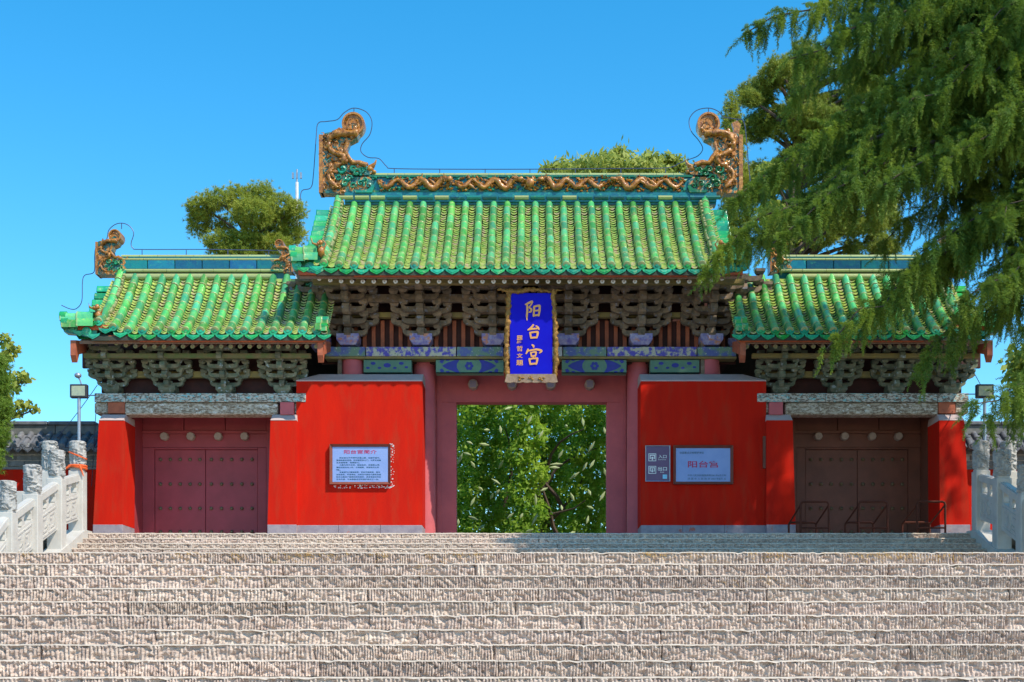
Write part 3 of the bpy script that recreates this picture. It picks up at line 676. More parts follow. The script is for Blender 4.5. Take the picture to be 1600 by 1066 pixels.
# red plaster wall panels, sloped grey caps, stone plinths
for s, (a, b) in ((-1, (463, 660)), (1, (1001, 1197))):
    bx('red_wall', M_red, hall, PX(a,35), PX(b,35), 35.0, 36.9, PZ(821,35)+.003, PZ(596,35))
    xo, xi = (PX(a,35), PX(b,35)) if s < 0 else (PX(b,35), PX(a,35)); zt_ = PZ(596,35)
    cp = MB(); e = .02*s
    V = [(xi, 34.98, zt_), (xo, 34.98, zt_), (xo, 36.9, zt_), (xi, 36.9, zt_), (xi, 34.98, zt_+.03), (xo, 34.98, zt_+.03), (xo, 36.9, zt_+.03), (xi, 36.9, zt_+.03),
         (xi, 35.35, zt_+.26), (xo-s*.55, 35.35, zt_+.26), (xo-s*.55, 36.9, zt_+.26), (xi, 36.9, zt_+.26)]
    cp.add(V, [(0,1,2,3),(0,4,5,1),(1,5,6,2),(2,6,7,3),(3,7,4,0),(4,8,9,5),(5,9,10,6),(6,10,11,7),(7,11,8,4),(8,11,10,9)]); cp.build('wall_cap', M_cap, hall)
    pw = 3 if s < 0 else 3
    for i in range(pw):
        q0 = PX(a,35)+(PX(b,35)-PX(a,35))*i/pw; q1 = PX(a,35)+(PX(b,35)-PX(a,35))*(i+1)/pw
        bx('plinth_stone', M_plinth, hall, q0+.003, q1-.003, 34.965, 36.8, ZP-.02, PZ(821,35), .008)
bx('corner_board', M_doorR, hall, PX(1192,34.96), PX(1197,34.96), 34.9, 34.998, PZ(732,34.95), PZ(682,34.95))
# inner door wall
YD = 37.05; zl = PZ(628.5, YD); q = lambda p: PX(p, YD)
bx('door_jamb', M_pink, hall, q(636), q(713), YD, YD+.4, ZP-.02, zl-.002, .006)
bx('door_jamb', M_pink, hall, q(948), q(1020), YD, YD+.4, ZP-.02, zl-.002, .006)
bx('lintel', M_pink, hall, q(636), q(1020), YD-.003, YD+.4, zl, PZ(560,YD), .006)
bx('lintel_moulding', M_pink, hall, q(683), q(978), YD-.04, YD-.004, PZ(583.6,YD), PZ(576,YD), .005)
for a in (686, 975): bx('jamb_moulding', M_pink, hall, q(a)-.06, q(a)+.06, YD-.035, YD-.001, ZP, PZ(584,YD)-.002, .01)
for px_ in (739.5, 800, 860.5, 921):
    x = q(px_); zc = PZ(603, YD); g = MB(); R = .145
    g.lathe([(R,0),(R,.22),(R*.92,.25)], (x, YD-.02, zc), 8, 'y'); 
    ob = g.build('door_boss', M_boss, hall); g = MB(); g.box(x-R*.6, x+R*.6, YD-.276, YD-.268, zc-R*.6, zc+R*.6).box(x-R*.3, x+R*.3, YD-.281, YD-.2762, zc-R*.3, zc+R*.3); g.build('boss_face', M_bossb, ob)
# rear columns and side walls so that the building has depth
for s in (-1, 1):
    bx('side_wall', M_red, hall, XC+s*5.75-.15, XC+s*5.75+.15, 36.95, 38.69, ZP, 9.3)
    bx('rear_wall', M_red, hall, XC+s*6.0, XC+s*2.6, 38.7, 39.0, ZP, 9.3)
    MB().lathe([(.3,0),(.28,4.6)], (XC+s*2.8, 38.4, ZP), 16).build('column', M_pink, hall, True)
bx('rear_beam', M_beamP, hall, XC-5.6, XC+5.6, 38.4, 38.8, 9.3, 9.9); bx('rear_board', M_board, hall, XC-5.4, XC+5.4, 38.5, 38.6, 9.9, Ze+.2)
bx('ceiling', M_board, hall, XC-5.3, XC+5.3, 36.2, 38.5, 9.74, 9.82)

# ------------------------------------------------------------------ SIDE GATES
def wing(s):
    U = lambda u, Y: XC+s*u*Y/F
    side = 'left' if s < 0 else 'right'
    par = root('side_gate', ('side gate with closed maroon double doors under a mostly sunlit green roof' if s < 0 else
        'side gate with dark brown doors behind metal barriers, its roof shaded by the cedar'), 'gate building', (U(527,36), 36.2, ZP))
    Ye, Yt = 33.9, 35.85; Ze = PZ(523, Ye); Zt = PZ(437, Yt); pr, tg = roofprof(Ye, Ze, Yt, Zt, .66)
    a, b = U(688, Ye), U(324, Ye); xa, xb = min(a,b), max(a,b)
    def lift(x):
        d = abs(x-XC)-9.9; return .22*max(0, d)**2
    make_roof(par, xa, xb, 16, pr, tg, .40, .096, lift, back=(38.2, Ze-.1))
    bk = MB(); bk.prism([(Yt-.01, Zt+.02), (38.2, Ze), (38.2, Ze-.14), (Yt-.01, Zt-.15)], xa, xb, 'x'); bk.build('rear_roof_slope', M_pan, par)
    X = U(683, Ye)
    desc_ridge(par, X, -s, pr, tg, .12, 1.0, .10)
    corner_tubes(par, X+s*.05, s, Ye+.1, Ze+.18, .13, .82)
    skirt = MB(); skirt.add([(X, Ye, Ze-.0), (X+s*.72, Ye+.02, Ze+.16), (X+s*.72, Ye+1.1, Ze+.5), (X, Ye+.9, Ze+.6), (X, Ye, Ze-.1), (X+s*.72, Ye+.02, Ze+.06), (X+s*.72, Ye+1.1, Ze+.4), (X, Ye+.9, Ze+.5)],
        [(0,1,2,3),(7,6,5,4),(0,4,5,1),(1,5,6,2),(2,6,7,3),(3,7,4,0)]); hp = skirt.build('hip_skirt', M_teal, par)
    dm = disc_mesh(.115); pm = drip_mesh(.36, .1)
    for i in range(2): put('eave_disc', dm, (X+s*(.20+i*.35), Ye-.01, Ze+.08+.09*i), hp); put('drip_tile', pm, (X+s*(.04+i*.33), Ye, Ze+.05+.08*i), hp)
    # inner end: small upturned group of tiles
    XI = U(324, Ye); corner_tubes(par, XI+s*.20, -s, Ye+.1, Ze+.10, .085, .30)
    # ridge
    YR = 35.98; zz = lambda y: PZ(y, YR); u0, u1 = 640, 385
    x0, x1 = sorted((U(u0,YR), U(u1,YR)))
    rg = MB().box(x0, x1, YR-.12, YR+.16, zz(440), zz(403)).build('main_ridge', M_teal, par)
    n = 6; 
    for i in range(n):
        p0 = x0+(x1-x0)*i/n; p1 = x0+(x1-x0)*(i+1)/n; MB().box(p0+.012, p1-.012, YR-.16, YR-.121, zz(423), zz(409), .008).build('ridge_panel', M_tealblue, rg)
    horiz_tubes(rg, 'ridge_cap_tile', x0, x1, YR, zz(402.5), .075, M_tube, .5)
    horiz_tubes(rg, 'ridge_cap_tile', x0, x1, YR-.14, zz(408), .035, M_tube, .6)
    horiz_tubes(rg, 'ridge_base_tile', x0, x1-.0, YR-.17, zz(426), .045, M_tube, .6)
    xs0, xs1 = sorted((U(640,YR), U(400,YR)))
    horiz_tubes(rg, 'ridge_base_tile', xs0, xs1, YR-.17, zz(435.5), .085, M_tube, .36)
    k = YR/F*.56
    chiwen(par, U(676, YR), YR, zz(432), -s, k, False)
    chiwen(par, U(372, YR), YR, zz(428), s, k*.72, False)
    # wire
    if s < 0:
        wire(par, [(96,477),(110,483),(120,482),(128,470),(129,440),(133,430),(147,425),(148,400),(151,385),(166,375),(170,360),(180,351),(192,349),(203,354),(209,365),(205,380),(208,388),(222,390),(330,390),(435,392)], YR,
             posts=[(x, 391, 402) for x in (222,291,356,420)]+[(190,349,358)])
    # brackets and beams
    YC = 35.3; ab = PZ(613.5, YC-.3)
    for u in (653, 566, 477, 387): bracket_set(par, FW, U(u, YC), YC-.05, ab, .205)
    P = lambda u0, u1, Y0_, Y1_, y0, y1, m, name, c=.008: bx(name, m, par, U(u0,Y0_), U(u1,Y0_), Y0_, Y1_, PZ(y1,Y0_), PZ(y0,Y0_), c)
    P(672, 362, YC+.22, YC+.3, 545, 614, M_board, 'back_board')
    P(702, 352, YC+.8, YC+.9, 528, 575, M_board, 'eave_board')
    P(686, 360, YC-.04, YC+.10, 580, 590, M_purlin, 'bracket_purlin')
    P(700, 345, YC-.78, YC-.64, 552, 559, M_purlin if s > 0 else M_greenb, 'outer_purlin')
    Yb = 34.98
    cuts = [683, 634, 577, 459, 402, 352]
    for i in range(5): P(cuts[i], cuts[i+1]+.7, Yb, 35.6, 614.5, 628, M_flake, 'painted_beam')
    P(662, 636, Yb+.04, 35.5, 628.4, 646, M_redwood, 'beam_post'); 
    P(636, 396.5, Yb+.06, 35.5, 629.2, 648, M_flakeb, 'carved_beam', .03)
    P(683, 662, Yb+.08, 35.5, 629.2, 646, M_flakeb, 'beam_nose', .03); P(371, 353, Yb+.08, 35.5, 629.2, 646, M_flakeb, 'beam_nose', .03)
    P(393, 371.5, Yb-.03, 35.5, 628.4, 648, M_pink, 'beam_post')
    eave_under(par, xa-.35 if s < 0 else xa, xb if s < 0 else xb+.35, Ye, Ze, lift, .42, .24, YC-.4, False)
    for u, dx in ((716, 0), (330, 0)):
        x = U(u, Ye+.1); g = MB(); g.prism([(Ye+.08, Ze-.12),(Ye+.08, Ze-.50),(Ye+.2, Ze-.66),(Ye+.34, Ze-.42),(YC, Ze-.1),(YC, Ze+.15)], x-.07, x+.07, 'x'); g.build('corner_beam', M_redwood, par)
    # piers
    for (uo, ui, uot, uit) in ((685, 638, 676, 637), (412.5, 367, 408, 367.2)):
        Y = 34.8; zb, zt_, zc = PZ(820,Y), PZ(657,Y), PZ(645.5,Y); g = MB(); dpt = 35.8
        lo = [U(uo,Y), U(ui,Y)]; hi = [U(uot,Y), U(uit,Y)]
        g.add([(lo[0],Y,zb),(lo[1],Y,zb),(lo[1],dpt,zb),(lo[0],dpt,zb),(hi[0],Y,zt_),(hi[1],Y,zt_),(hi[1],dpt,zt_),(hi[0],dpt,zt_)], [(0,3,2,1),(4,5,6,7),(0,1,5,4),(1,2,6,5),(2,3,7,6),(3,0,4,7)])
        g.build('red_pier', M_red, par)
        c = MB(); c.add([(hi[0],Y-.01,zt_+.002),(hi[1],Y-.01,zt_+.002),(hi[1],dpt,zt_+.002),(hi[0],dpt,zt_+.002),(hi[0]*.97+hi[1]*.03,Y+.22,zc),(hi[1]*.97+hi[0]*.03,Y+.22,zc),(hi[1]*.97+hi[0]*.03,dpt,zc),(hi[0]*.97+hi[1]*.03,dpt,zc)], [(0,3,2,1),(4,5,6,7),(0,1,5,4),(1,2,6,5),(2,3,7,6),(3,0,4,7)])
        c.build('pier_cap', M_cap, par)
        bx('plinth_stone', M_plinth, par, lo[0], lo[1], Y-.03, dpt, ZP-.02, zb-.002, .008)
    for u_ in (637, 414): bx('recess_panel', M_doorL if s < 0 else M_doorR, par, U(u_+(4 if u_ > 500 else -4),34.8), U(u_+(20 if u_ > 500 else -20),34.8), 35.802, 36.75, ZP-.01, PZ(625,36.7))
    # door wall, frame, leaves
    Y = 36.7; D = M_doorL if s < 0 else M_doorR; R_ = lambda u0,u1,y0,y1,ya,yb,name,c=.006: bx(name, D, par, U(u0,Y), U(u1,Y), ya, yb, PZ(y1,Y) if y1 else ZP-.01, PZ(y0,Y), c)
    ul, ur = 608, 414
    bx('door_wall', M_board, par, U(650,Y), U(395,Y), Y+.15, Y+.35, ZP-.02, PZ(625,Y))
    for i in range(3): R_(ul-i*(ul-ur)/3-.5, ul-(i+1)*(ul-ur)/3+.5, 648, 672.5, Y+.02, Y+.1, 'transom_panel')
    R_(ul, ur-3, 673, 678, Y-.03, Y+.1, 'frame_rail'); R_(ul, ur-3, 678.3, 699.5, Y, Y+.1, 'door_lintel')
    R_(ul+20, ul, 640, None, Y-.02, Y+.1, 'frame_post'); R_(ur, ur-22, 640, None, Y-.02, Y+.1, 'frame_post')
    R_(ul-.3, ul-19, 699.9, None, Y, Y+.1, 'frame_stile'); R_(ur+14, ur+.3, 699.9, None, Y, Y+.1, 'frame_stile')
    R_(ul-19, ur+14, 699.9, 702.5, Y-.02, Y+.1, 'frame_rail')
    l0, l1 = ul-19.5, ur+14.5; mid = (l0+l1)/2+1
    sm = MB(); sm.lathe([(.052,0),(.05,.02),(.036,.042),(.012,.052)], n=10, axis='y'); sme = sm.mesh('door_stud', M_stud, True, 60)
    for (p0, p1) in ((l0, mid+.4), (mid-.4, l1)):
        leaf = R_(p0, p1, 703, None, Y+.03, Y+.1, 'door_leaf')
        for r_, y in enumerate((718, 756.5, 794.5, 831, 866)):
            for i in range(5):
                u = p0-9-(i)*(abs(p0-p1)-17)/4.0+0
                put('door_stud', sme, (U(u, Y+.03), Y+.03, PZ(y, Y)), leaf)
    for u in (572, 531, 488, 447):
        g = MB(); g.lathe([(.115,0),(.115,.14),(.10,.17)], (U(u,Y), Y-.0, PZ(683,Y)), 8, 'y'); g.build('door_boss', M_boss, par)
    bx('outer_wall', M_red, par, U(672,34.8), U(645,34.8), 36.86, 38.0, ZP, 8.6); bx('rear_wall', M_red, par, U(672,34.8), U(410,34.8), 37.8, 37.99, ZP, 9.2)
    bx('soffit_board', M_rafterd, par, U(672,36), U(362,36), 35.62, 37.9, PZ(640,35.6), PZ(640,35.6)+.06)
wing(-1); wing(1)

# ------------------------------------------------------------------ NAME PLAQUE
pl = root('name_plaque', 'blue vertical name plaque with gold characters and gilt carved frame above the open doorway', 'plaque', (PX(830,34.4), 34.4, PZ(590,34.4)))
pl.rotation_euler = (math.radians(7), 0, 0)
PW = 1/61.0
def pl_put(name, me, x, y, z, rot=None): 
    o = bpy.data.objects.new(name, me); COL.objects.link(o); o.parent = pl; o.location = (x, y, z); 
    if rot: o.rotation_euler = rot
    return o
# local: x right, z up from lower frame, y towards back
pl_put('board', MB().box(-.54,.54,-.04,.04,.08,2.10,.006).mesh('board', M_plblue), 0, 0, 0)
def carved_bar(n, m, poly3, r0, seed):
    g = MB(); g.tube(poly3, r0, 10); me = g.mesh(n, m, True, 80); return carve(me, .026, 13, seed)
for s in (-1, 1):
    pts = [(s*(.60+.035*math.sin(t*5)), -.02, -.10+2.30*t) for t in np.linspace(0, 1, 60)]
    pl_put('frame_side', carved_bar('frame_side', M_plgold, pts, [.085]*60, s+2), 0, 0, 0)
pts = [(-.86+1.72*t, -.04, 2.16+.03*math.cos(t*12)) for t in np.linspace(0, 1, 50)]
pl_put('frame_top', carved_bar('frame_top', M_plgold, pts, [.03+.05*math.sin(math.pi*min(1, max(0, t))**.6) for t in np.linspace(0,1,50)], 5), 0, 0, 0)
e = [(-.62,.08),(.62,.08)]+[(.68-1.36*t, -.12-.02*abs(math.sin(t*19))) for t in np.linspace(0,1,30)]
lowf = MB(); lowf.prism(e, -.10, .03); lo_ = pl_put('frame_bottom', lowf.mesh('frame_bottom', M_plw), 0, 0, 0)
g = MB()
for cx in (-.25, 0, .25):
    for q in range(6): g.ball((cx+random.uniform(-.07,.07), -.11, -.03+random.uniform(-.045,.045)), .024, 6, 4, (1.5,.5,1))
pl_put('gilt_flowers', g.mesh('gilt_flowers', M_plgold, True), 0, 0, 0)
def brush(strokes, name='lettering'):
    g = MB(); k = .0
    for st in strokes:
        P = [Vector((a, b)) for a, b, _ in st]; Wd = [c*1.22 for _, _, c in st]; S = []; Ws = []
        for i in range(len(P)-1):
            p0, p1, p2, p3 = P[max(i-1,0)], P[i], P[i+1], P[min(i+2,len(P)-1)]
            for j in range(5):
                t = j/5; S.append(.5*((2*p1)+(p2-p0)*t+(2*p0-5*p1+4*p2-p3)*t*t+(3*p1-p0-3*p2+p3)*t**3)); Ws.append(Wd[i]*(1-t)+Wd[i+1]*t)
        S.append(P[-1]); Ws.append(Wd[-1]); L = []; R = []
        for i, p in enumerate(S):
            d = (S[min(i+1,len(S)-1)]-S[max(i-1,0)]).normalized(); nn = Vector((-d.y, d.x)); L.append(p+nn*Ws[i]/2); R.append(p-nn*Ws[i]/2)
        d0 = (S[0]-S[1]).normalized(); d1 = (S[-1]-S[-2]).normalized()
        poly = [S[0]+d0*Ws[0]*.35]+L+[S[-1]+d1*Ws[-1]*.35]+R[::-1]
        conv = lambda p: ((p.x-388)/5.607*PW, 2.10-(p.y-190)/5.607*PW)
        k += .0006; n = len(poly)
        Q = [conv(p) for p in poly]; m = len(L)
        top = [(x, -.052-k, z) for x, z in Q]; bot = [(x, -.038, z) for x, z in Q]
        fs = [(0,1,n-1)]+[(1+i, 2+i, n-2-i, n-1-i) for i in range(m-1)]+[(m, m+1, m+2)]
        fs += [(i, (i+1)%n, n+(i+1)%n, n+i) for i in range(n)]
        g.add(top+bot, fs)
    return g.mesh(name, M_letter)
yang = [[(352,285,12),(354,340,15),(350,385,14),(352,422,4)], [(336,288,8),(365,275,15),(396,262,13),(388,288,9),(366,312,8)], [(366,312,8),(388,326,13),(384,348,13),(366,352,5)],
        [(413,308,15),(412,345,14),(408,388,12)], [(410,306,12),(440,299,13),(464,297,14)], [(462,298,15),(460,340,15),(452,384,13)], [(416,341,10),(452,337,11)], [(410,381,13),(456,376,12)]]
tai = [[(408,460,15),(388,482,12),(360,503,9)], [(358,503,9),(395,494,13),(440,492,10)], [(428,468,8),(446,482,15),(456,500,10)],
       [(378,524,14),(383,552,13),(386,576,10)], [(380,528,11),(412,521,12),(446,520,14)], [(446,521,15),(442,548,14),(434,572,11)], [(386,570,13),(436,567,12)]]
gong = [[(394,630,10),(408,640,15),(408,654,8)], [(362,668,14),(352,690,13),(342,708,6)], [(362,682,9),(400,674,12),(440,670,14),(478,682,16),(458,702,5)],
        [(384,694,11),(388,716,11),(390,732,8)], [(386,697,9),(410,692,10),(432,692,11)], [(432,692,12),(428,712,12),(422,730,8)], [(390,727,10),(424,724,10)], [(408,730,9),(400,748,7)],
        [(372,748,14),(376,776,13),(380,800,10)], [(374,752,11),(408,746,12),(444,746,14)], [(442,746,15),(438,774,14),(430,798,11)], [(380,794,13),(434,790,12)]]
for st in (yang, tai, gong): pl_put('lettering', brush(st), 0, 0, 0)
for ch, cy, hh, ww in (('羅',585,70,52),('哲',662,46,52),('文',722,40,52),('題',783,46,60)):
    pl_put('lettering', text_mesh(ch, M_letter, ww/5.607*PW, hh/5.607*PW, .003, .012), (288-388)/5.607*PW, -.044, 2.10-(cy-190)/5.607*PW, UP)

# ------------------------------------------------------------------ SIGNS
def frame_of(par, x0, x1, z0, z1, y, wd, m, dp=.07, name='frame'):
    g = MB(); P = [(x0,z0),(x1,z0),(x1,z1),(x0,z1)]; Q = [(x0-wd,z0-wd),(x1+wd,z0-wd),(x1+wd,z1+wd),(x0-wd,z1+wd)]
    for i in range(4):
        j = (i+1)%4; g.add([(P[i][0],y+.0,P[i][1]),(P[j][0],y+.0,P[j][1]),(Q[j][0],y-dp,Q[j][1]),(Q[i][0],y-dp,Q[i][1]),(P[i][0],y+dp*.6,P[i][1]),(P[j][0],y+dp*.6,P[j][1]),(Q[j][0],y+dp*.6,Q[j][1]),(Q[i][0],y+dp*.6,Q[i][1])],
            [(0,1,2,3),(7,6,5,4),(0,4,5,1),(1,5,6,2),(2,6,7,3),(3,7,4,0)])
    return g.build(name, m, par)
YW = 34.998
def S(px_, py_): return PX(px_,YW), PZ(py_,YW)
# left notice board
nb = root('notice_board', 'pale blue notice board with red heading and paragraphs of small text', 'sign', (*[S(563,755)[0], YW-.04], S(563,755)[1]))
x0,z1 = S(520,699); x1,z0 = S(606.5,753.5)
bx('board', M_sign, nb, x0, x1, YW-.05, YW-.002, z0, z1); frame_of(nb, x0-.002, x1+.002, z0-.002, z1+.002, YW-.05, .065, M_frame, .06)
put('lettering', text_mesh('阳台宫简介', M_sred, 51/60, 6.2/60, .002, .006), (S(563.5,0)[0], YW-.053, S(0,706.6)[1]), nb, rot=UP)
body = ['　　阳台宫位于济源市王屋山麓，创建于唐代，','是道教著名宫观。现存建筑有山门、大罗三境殿','及玉皇阁等，规模宏大。','　　大殿为明代木构，面阔五间，单檐歇山顶，','檐柱石刻云龙人物，斗栱疏朗，保留宋元之风','格。','　　玉皇阁为三重檐楼阁，石柱浮雕精美，院内','古柏参天，环境清幽，为研究中国古代建筑及道','教文化提供了重要的实物资料，具有很高的历史','艺术价值，为全国重点文物保护单位之一处。']
for i, t in enumerate(body):
    full = 22; w_ = 73*min(1, len(t.strip('　'))/full); ind = 5 if t[0] == '　' else 0
    w_ = min(w_, 73-ind)
    put('lettering', text_mesh(t.strip('　'), M_steal, w_/60, 2.3/60, .0015, .0), (S(526+ind+w_/2,0)[0], YW-.053, S(0,716+i*3.72)[1]), nb, rot=UP)
g = MB(); rr = random.Random(2)
for i in range(150):
    if rr.random() < .6: a, b = rr.uniform(522,613), rr.choice((758.5,761.5,762))+rr.uniform(-1.2,1.2)
    else: a, b = rr.uniform(609,616), rr.uniform(692,762)
    x, zz = S(a, b); q = rr.uniform(.006,.022); n = 5
    g.prism([(x+q*math.cos(t)*rr.uniform(.6,1.6), zz+q*math.sin(t)*rr.uniform(.4,1)) for t in np.linspace(0,2*math.pi,6)[:-1]], YW-.0025, YW+.001)
g.build('chipped_plaster', M_white, hall, kind='stuff')
# right heritage board
hb = root('heritage_board', 'light blue heritage board with large dark red characters on the right red wall', 'sign', (*[S(1097,753)[0], YW-.04], S(1097,753)[1]))
x0,z1 = S(1056,701); x1,z0 = S(1140.5,753)
bx('board', M_sign, hb, x0, x1, YW-.05, YW-.002, z0, z1); frame_of(hb, x0-.002, x1+.002, z0-.002, z1+.002, YW-.05, .07, M_frame, .06)
for t, m, cx, cy, ww, hh, bo_ in (('阳台宫', M_sred, 1098.5, 726, 48, 10.5, .012), ('全国重点文物保护单位', M_steal, 1080.5, 708, 38, 3.6, 0),
     ('中华人民共和国国务院2001年6月公布', M_steal, 1104, 743.3, 60, 3.2, 0), ('济 源 市 人 民 政 府 2001年8月 立', M_steal, 1104, 748.6, 60, 3.2, 0)):
    put('lettering', text_mesh(t, m, ww/60, hh/60, .002, bo_), (S(cx,0)[0], YW-.053, S(0,cy)[1]), hb, rot=UP)
# purple entrance sign
es = root('entrance_sign', 'purple entrance and exit sign with white pictograms, left of the heritage board', 'sign', (*[S(1028,752)[0], YW-.03], S(1028,752)[1]))
x0,z1 = S(1009.5,698); x1,z0 = S(1045.5,751.5)
bx('board', M_purple, es, x0, x1, YW-.045, YW-.002, z0, z1, .006); frame_of(es, x0-.001, x1+.001, z0-.001, z1+.001, YW-.05, .022, M_metal, .01)
for t, cx, cy, ww, hh in (('入口', 1034.7, 714, 13, 5.4), ('Entrance', 1034.5, 718.6, 12, 1.8), ('出口', 1034.7, 733, 14, 6), ('Exit', 1034.5, 738.3, 6, 1.8)):
    put('lettering', text_mesh(t, M_white, ww/60, hh/60, .002, .012 if len(t) == 2 else 0), (S(cx,0)[0], YW-.047, S(0,cy)[1]), es, rot=UP)
for cy, up in ((715.2, 1), (734.7, -1)):
    g = MB(); cx = 1019; R6 = 6
    def rect(a, b, c, d, k=0):
        xa, za = S(cx+a, cy+b); xb, zb = S(cx+c, cy+d); g.box(xa, xb, YW-.049-k, YW-.044, zb, za)
    rect(-6,-6,6,-5); rect(-6,5,6,6); rect(-6,-5,-5,5); rect(5,-5,6,5)
    rect(-4,-4,4,-2.6); rect(-4,-2.6,-2.6,2.6); rect(2.6,-2.6,4,2.6)
    if up > 0: A = [(-2.6,1.6),(0,-1.2),(2.6,1.6)]; rect(-.9,1.6,.9,4.4)
    else: A = [(-2.6,1.2),(2.6,1.2),(0,4.2)]; rect(-.9,-2,.9,1.2)
    g.prism([S(cx+a, cy+b) for a, b in A], YW-.0495, YW-.044); g.build('pictogram', M_white, es)
xa, za = S(1035.2,742); xb, zb = S(1042,748.6); bx('blue_sticker', M_cyan, es, xa, xb, YW-.049, YW-.044, zb, za)

# ------------------------------------------------------------------ BALUSTRADES
def head_mesh():
    n, m = 56, 60; r = .168; H = .66; V = []
    for i in range(m+1):
        zz = H*i/m
        for j in range(n):
            a = 2*math.pi*j/n; p = Vector((math.cos(a)*r*9, math.sin(a)*r*9, zz*9)); 
            d = .030*(1-abs(mn.noise(p*1.3+Vector((3,1,1.2*math.sin(a*2+zz*12)))))*5) if .03 < i/m < .97 else 0
            d += .006*mn.noise(p*3)
            q = r*(.94 if (i/m < .03 or i/m > .97) else 1)+max(-.02, d)
            V.append((q*math.cos(a), q*math.sin(a), zz))
    c = len(V); V.append((0,0,H+.015)); V.append((0,0,0))
    Fc = [(i*n+j, i*n+(j+1)%n, (i+1)*n+(j+1)%n, (i+1)*n+j) for i in range(m) for j in range(n)]+[(m*n+j, m*n+(j+1)%n, c) for j in range(n)]+[((j+1)%n, j, c+1) for j in range(n)]
    me = bpy.data.meshes.new('carved_head'); me.from_pydata(V, [], Fc); me.materials.append(M_carved); me.polygons.foreach_set('use_smooth', [True]*len(me.polygons)); me.update(); return me
HEAD = head_mesh()
POSTS = [(31.40, 690, 733), (30.0, 704, 745), (28.55, 727, 770), (27.15, 752, 798)]
def post_mesh(h, w_=.165):
    g = MB(); g.box(-w_, w_, -w_, w_, 0, h-.05, .012); g.box(-w_*.82, w_*.82, -w_*.82, w_*.82, h-.05, h, .006)
    for s in (-1, 1):
        g.box(s*w_-.004 if s > 0 else -w_-.004, s*w_+.004 if s > 0 else -w_+.004, -w_*.62, w_*.62, .12, h-.2)
        g.box(-w_*.62, w_*.62, (s*w_)-.004, (s*w_)+.004, .12, h-.2)
    return g.mesh('baluster_post', M_marble)
def panel(par, x, ya, za, yb, zb, h=1.0, flat=False):
    """sloping balustrade panel between two posts along Y (ya<yb); za, zb: bottoms"""
    t = .07; fy = lambda u: ya+(yb-ya)*u; fz = lambda u, v: za+(zb-za)*u+v*h
    def slab(u0, u1, v0, v1, d, name, m=M_marble, par_=None, pr_=None):
        g = MB(); g.prism([(fy(u0), fz(u0,v0)), (fy(u1), fz(u1,v0)), (fy(u1), fz(u1,v1)), (fy(u0), fz(u0,v1))], x-d, x+d, 'x'); return g.build(name, m, par_ or par)
    bo = slab(0, 1, 0, .60, t, 'rail_panel')
    g = MB(); N = 14; top = [(fy(i/N), fz(i/N, 1.0+.05*math.sin(math.pi*i/N)*0)) for i in range(N+1)]; bot = [(fy(i/N), fz(i/N, .86)) for i in range(N+1)]
    g.prism(top+bot[::-1], x-.10, x+.10, 'x'); g.prism([(a, b+.018) for a, b in top]+[(a, b) for a, b in top[::-1]], x-.06, x+.06, 'x'); g.build('top_rail', M_marble, bo)
    for u in (.0, .5, 1.0):     # cloud-shaped supports under the rail
        g = MB(); uw = .13; c0 = max(.0, u-uw); c1 = min(1., u+uw)
        zc = lambda a: fz(a, .86); cu = (c0+c1)/2
        pts = []
        prof_ = [(1.0,.86),(.9,.80),(.55,.76),(.35,.72),(.55,.67),(.7,.63),(.5,.60)]
        P = [(fy(cu+(c1-cu)*a), fz(cu+(c1-cu)*a, b)) for a, b in prof_]+[(fy(cu-(cu-c0)*a), fz(cu-(cu-c0)*a, b)) for a, b in prof_[::-1]]
        g.prism(P, x-.06, x+.06, 'x'); g.build('vase_support', M_marble, bo)
    # fret relief on both faces
    g = MB()
    def bar(u0, v0, u1, v1, wd=.018):
        for s in (-1, 1):
            du = wd/(yb-ya); P = ([(fy(u0),fz(u0,v0-wd)),(fy(u1),fz(u1,v1-wd)),(fy(u1),fz(u1,v1+wd)),(fy(u0),fz(u0,v0+wd))] if abs(u1-u0) > .02 else
                 [(fy(u0-du),fz(u0-du,v0)),(fy(u0+du),fz(u0+du,v0)),(fy(u1+du),fz(u1+du,v1)),(fy(u1-du),fz(u1-du,v1))])
            a, b = sorted((x+s*t, x+s*(t+.016))); g.prism(P, a, b, 'x')
    for (a, b, c, d) in ((.1,.08,.9,.08),(.1,.52,.9,.52),(.1,.08,.1,.52),(.9,.08,.9,.52),(.2,.17,.42,.17),(.2,.17,.2,.43),(.2,.43,.35,.43),(.30,.26,.42,.26),(.42,.17,.42,.35),(.58,.43,.8,.43),(.8,.17,.8,.43),(.65,.17,.8,.17),(.58,.34,.7,.34),(.58,.25,.58,.43),(.5,.08,.5,.52)): bar(a,b,c,d)
    g.build('fret_relief', M_marble, bo)
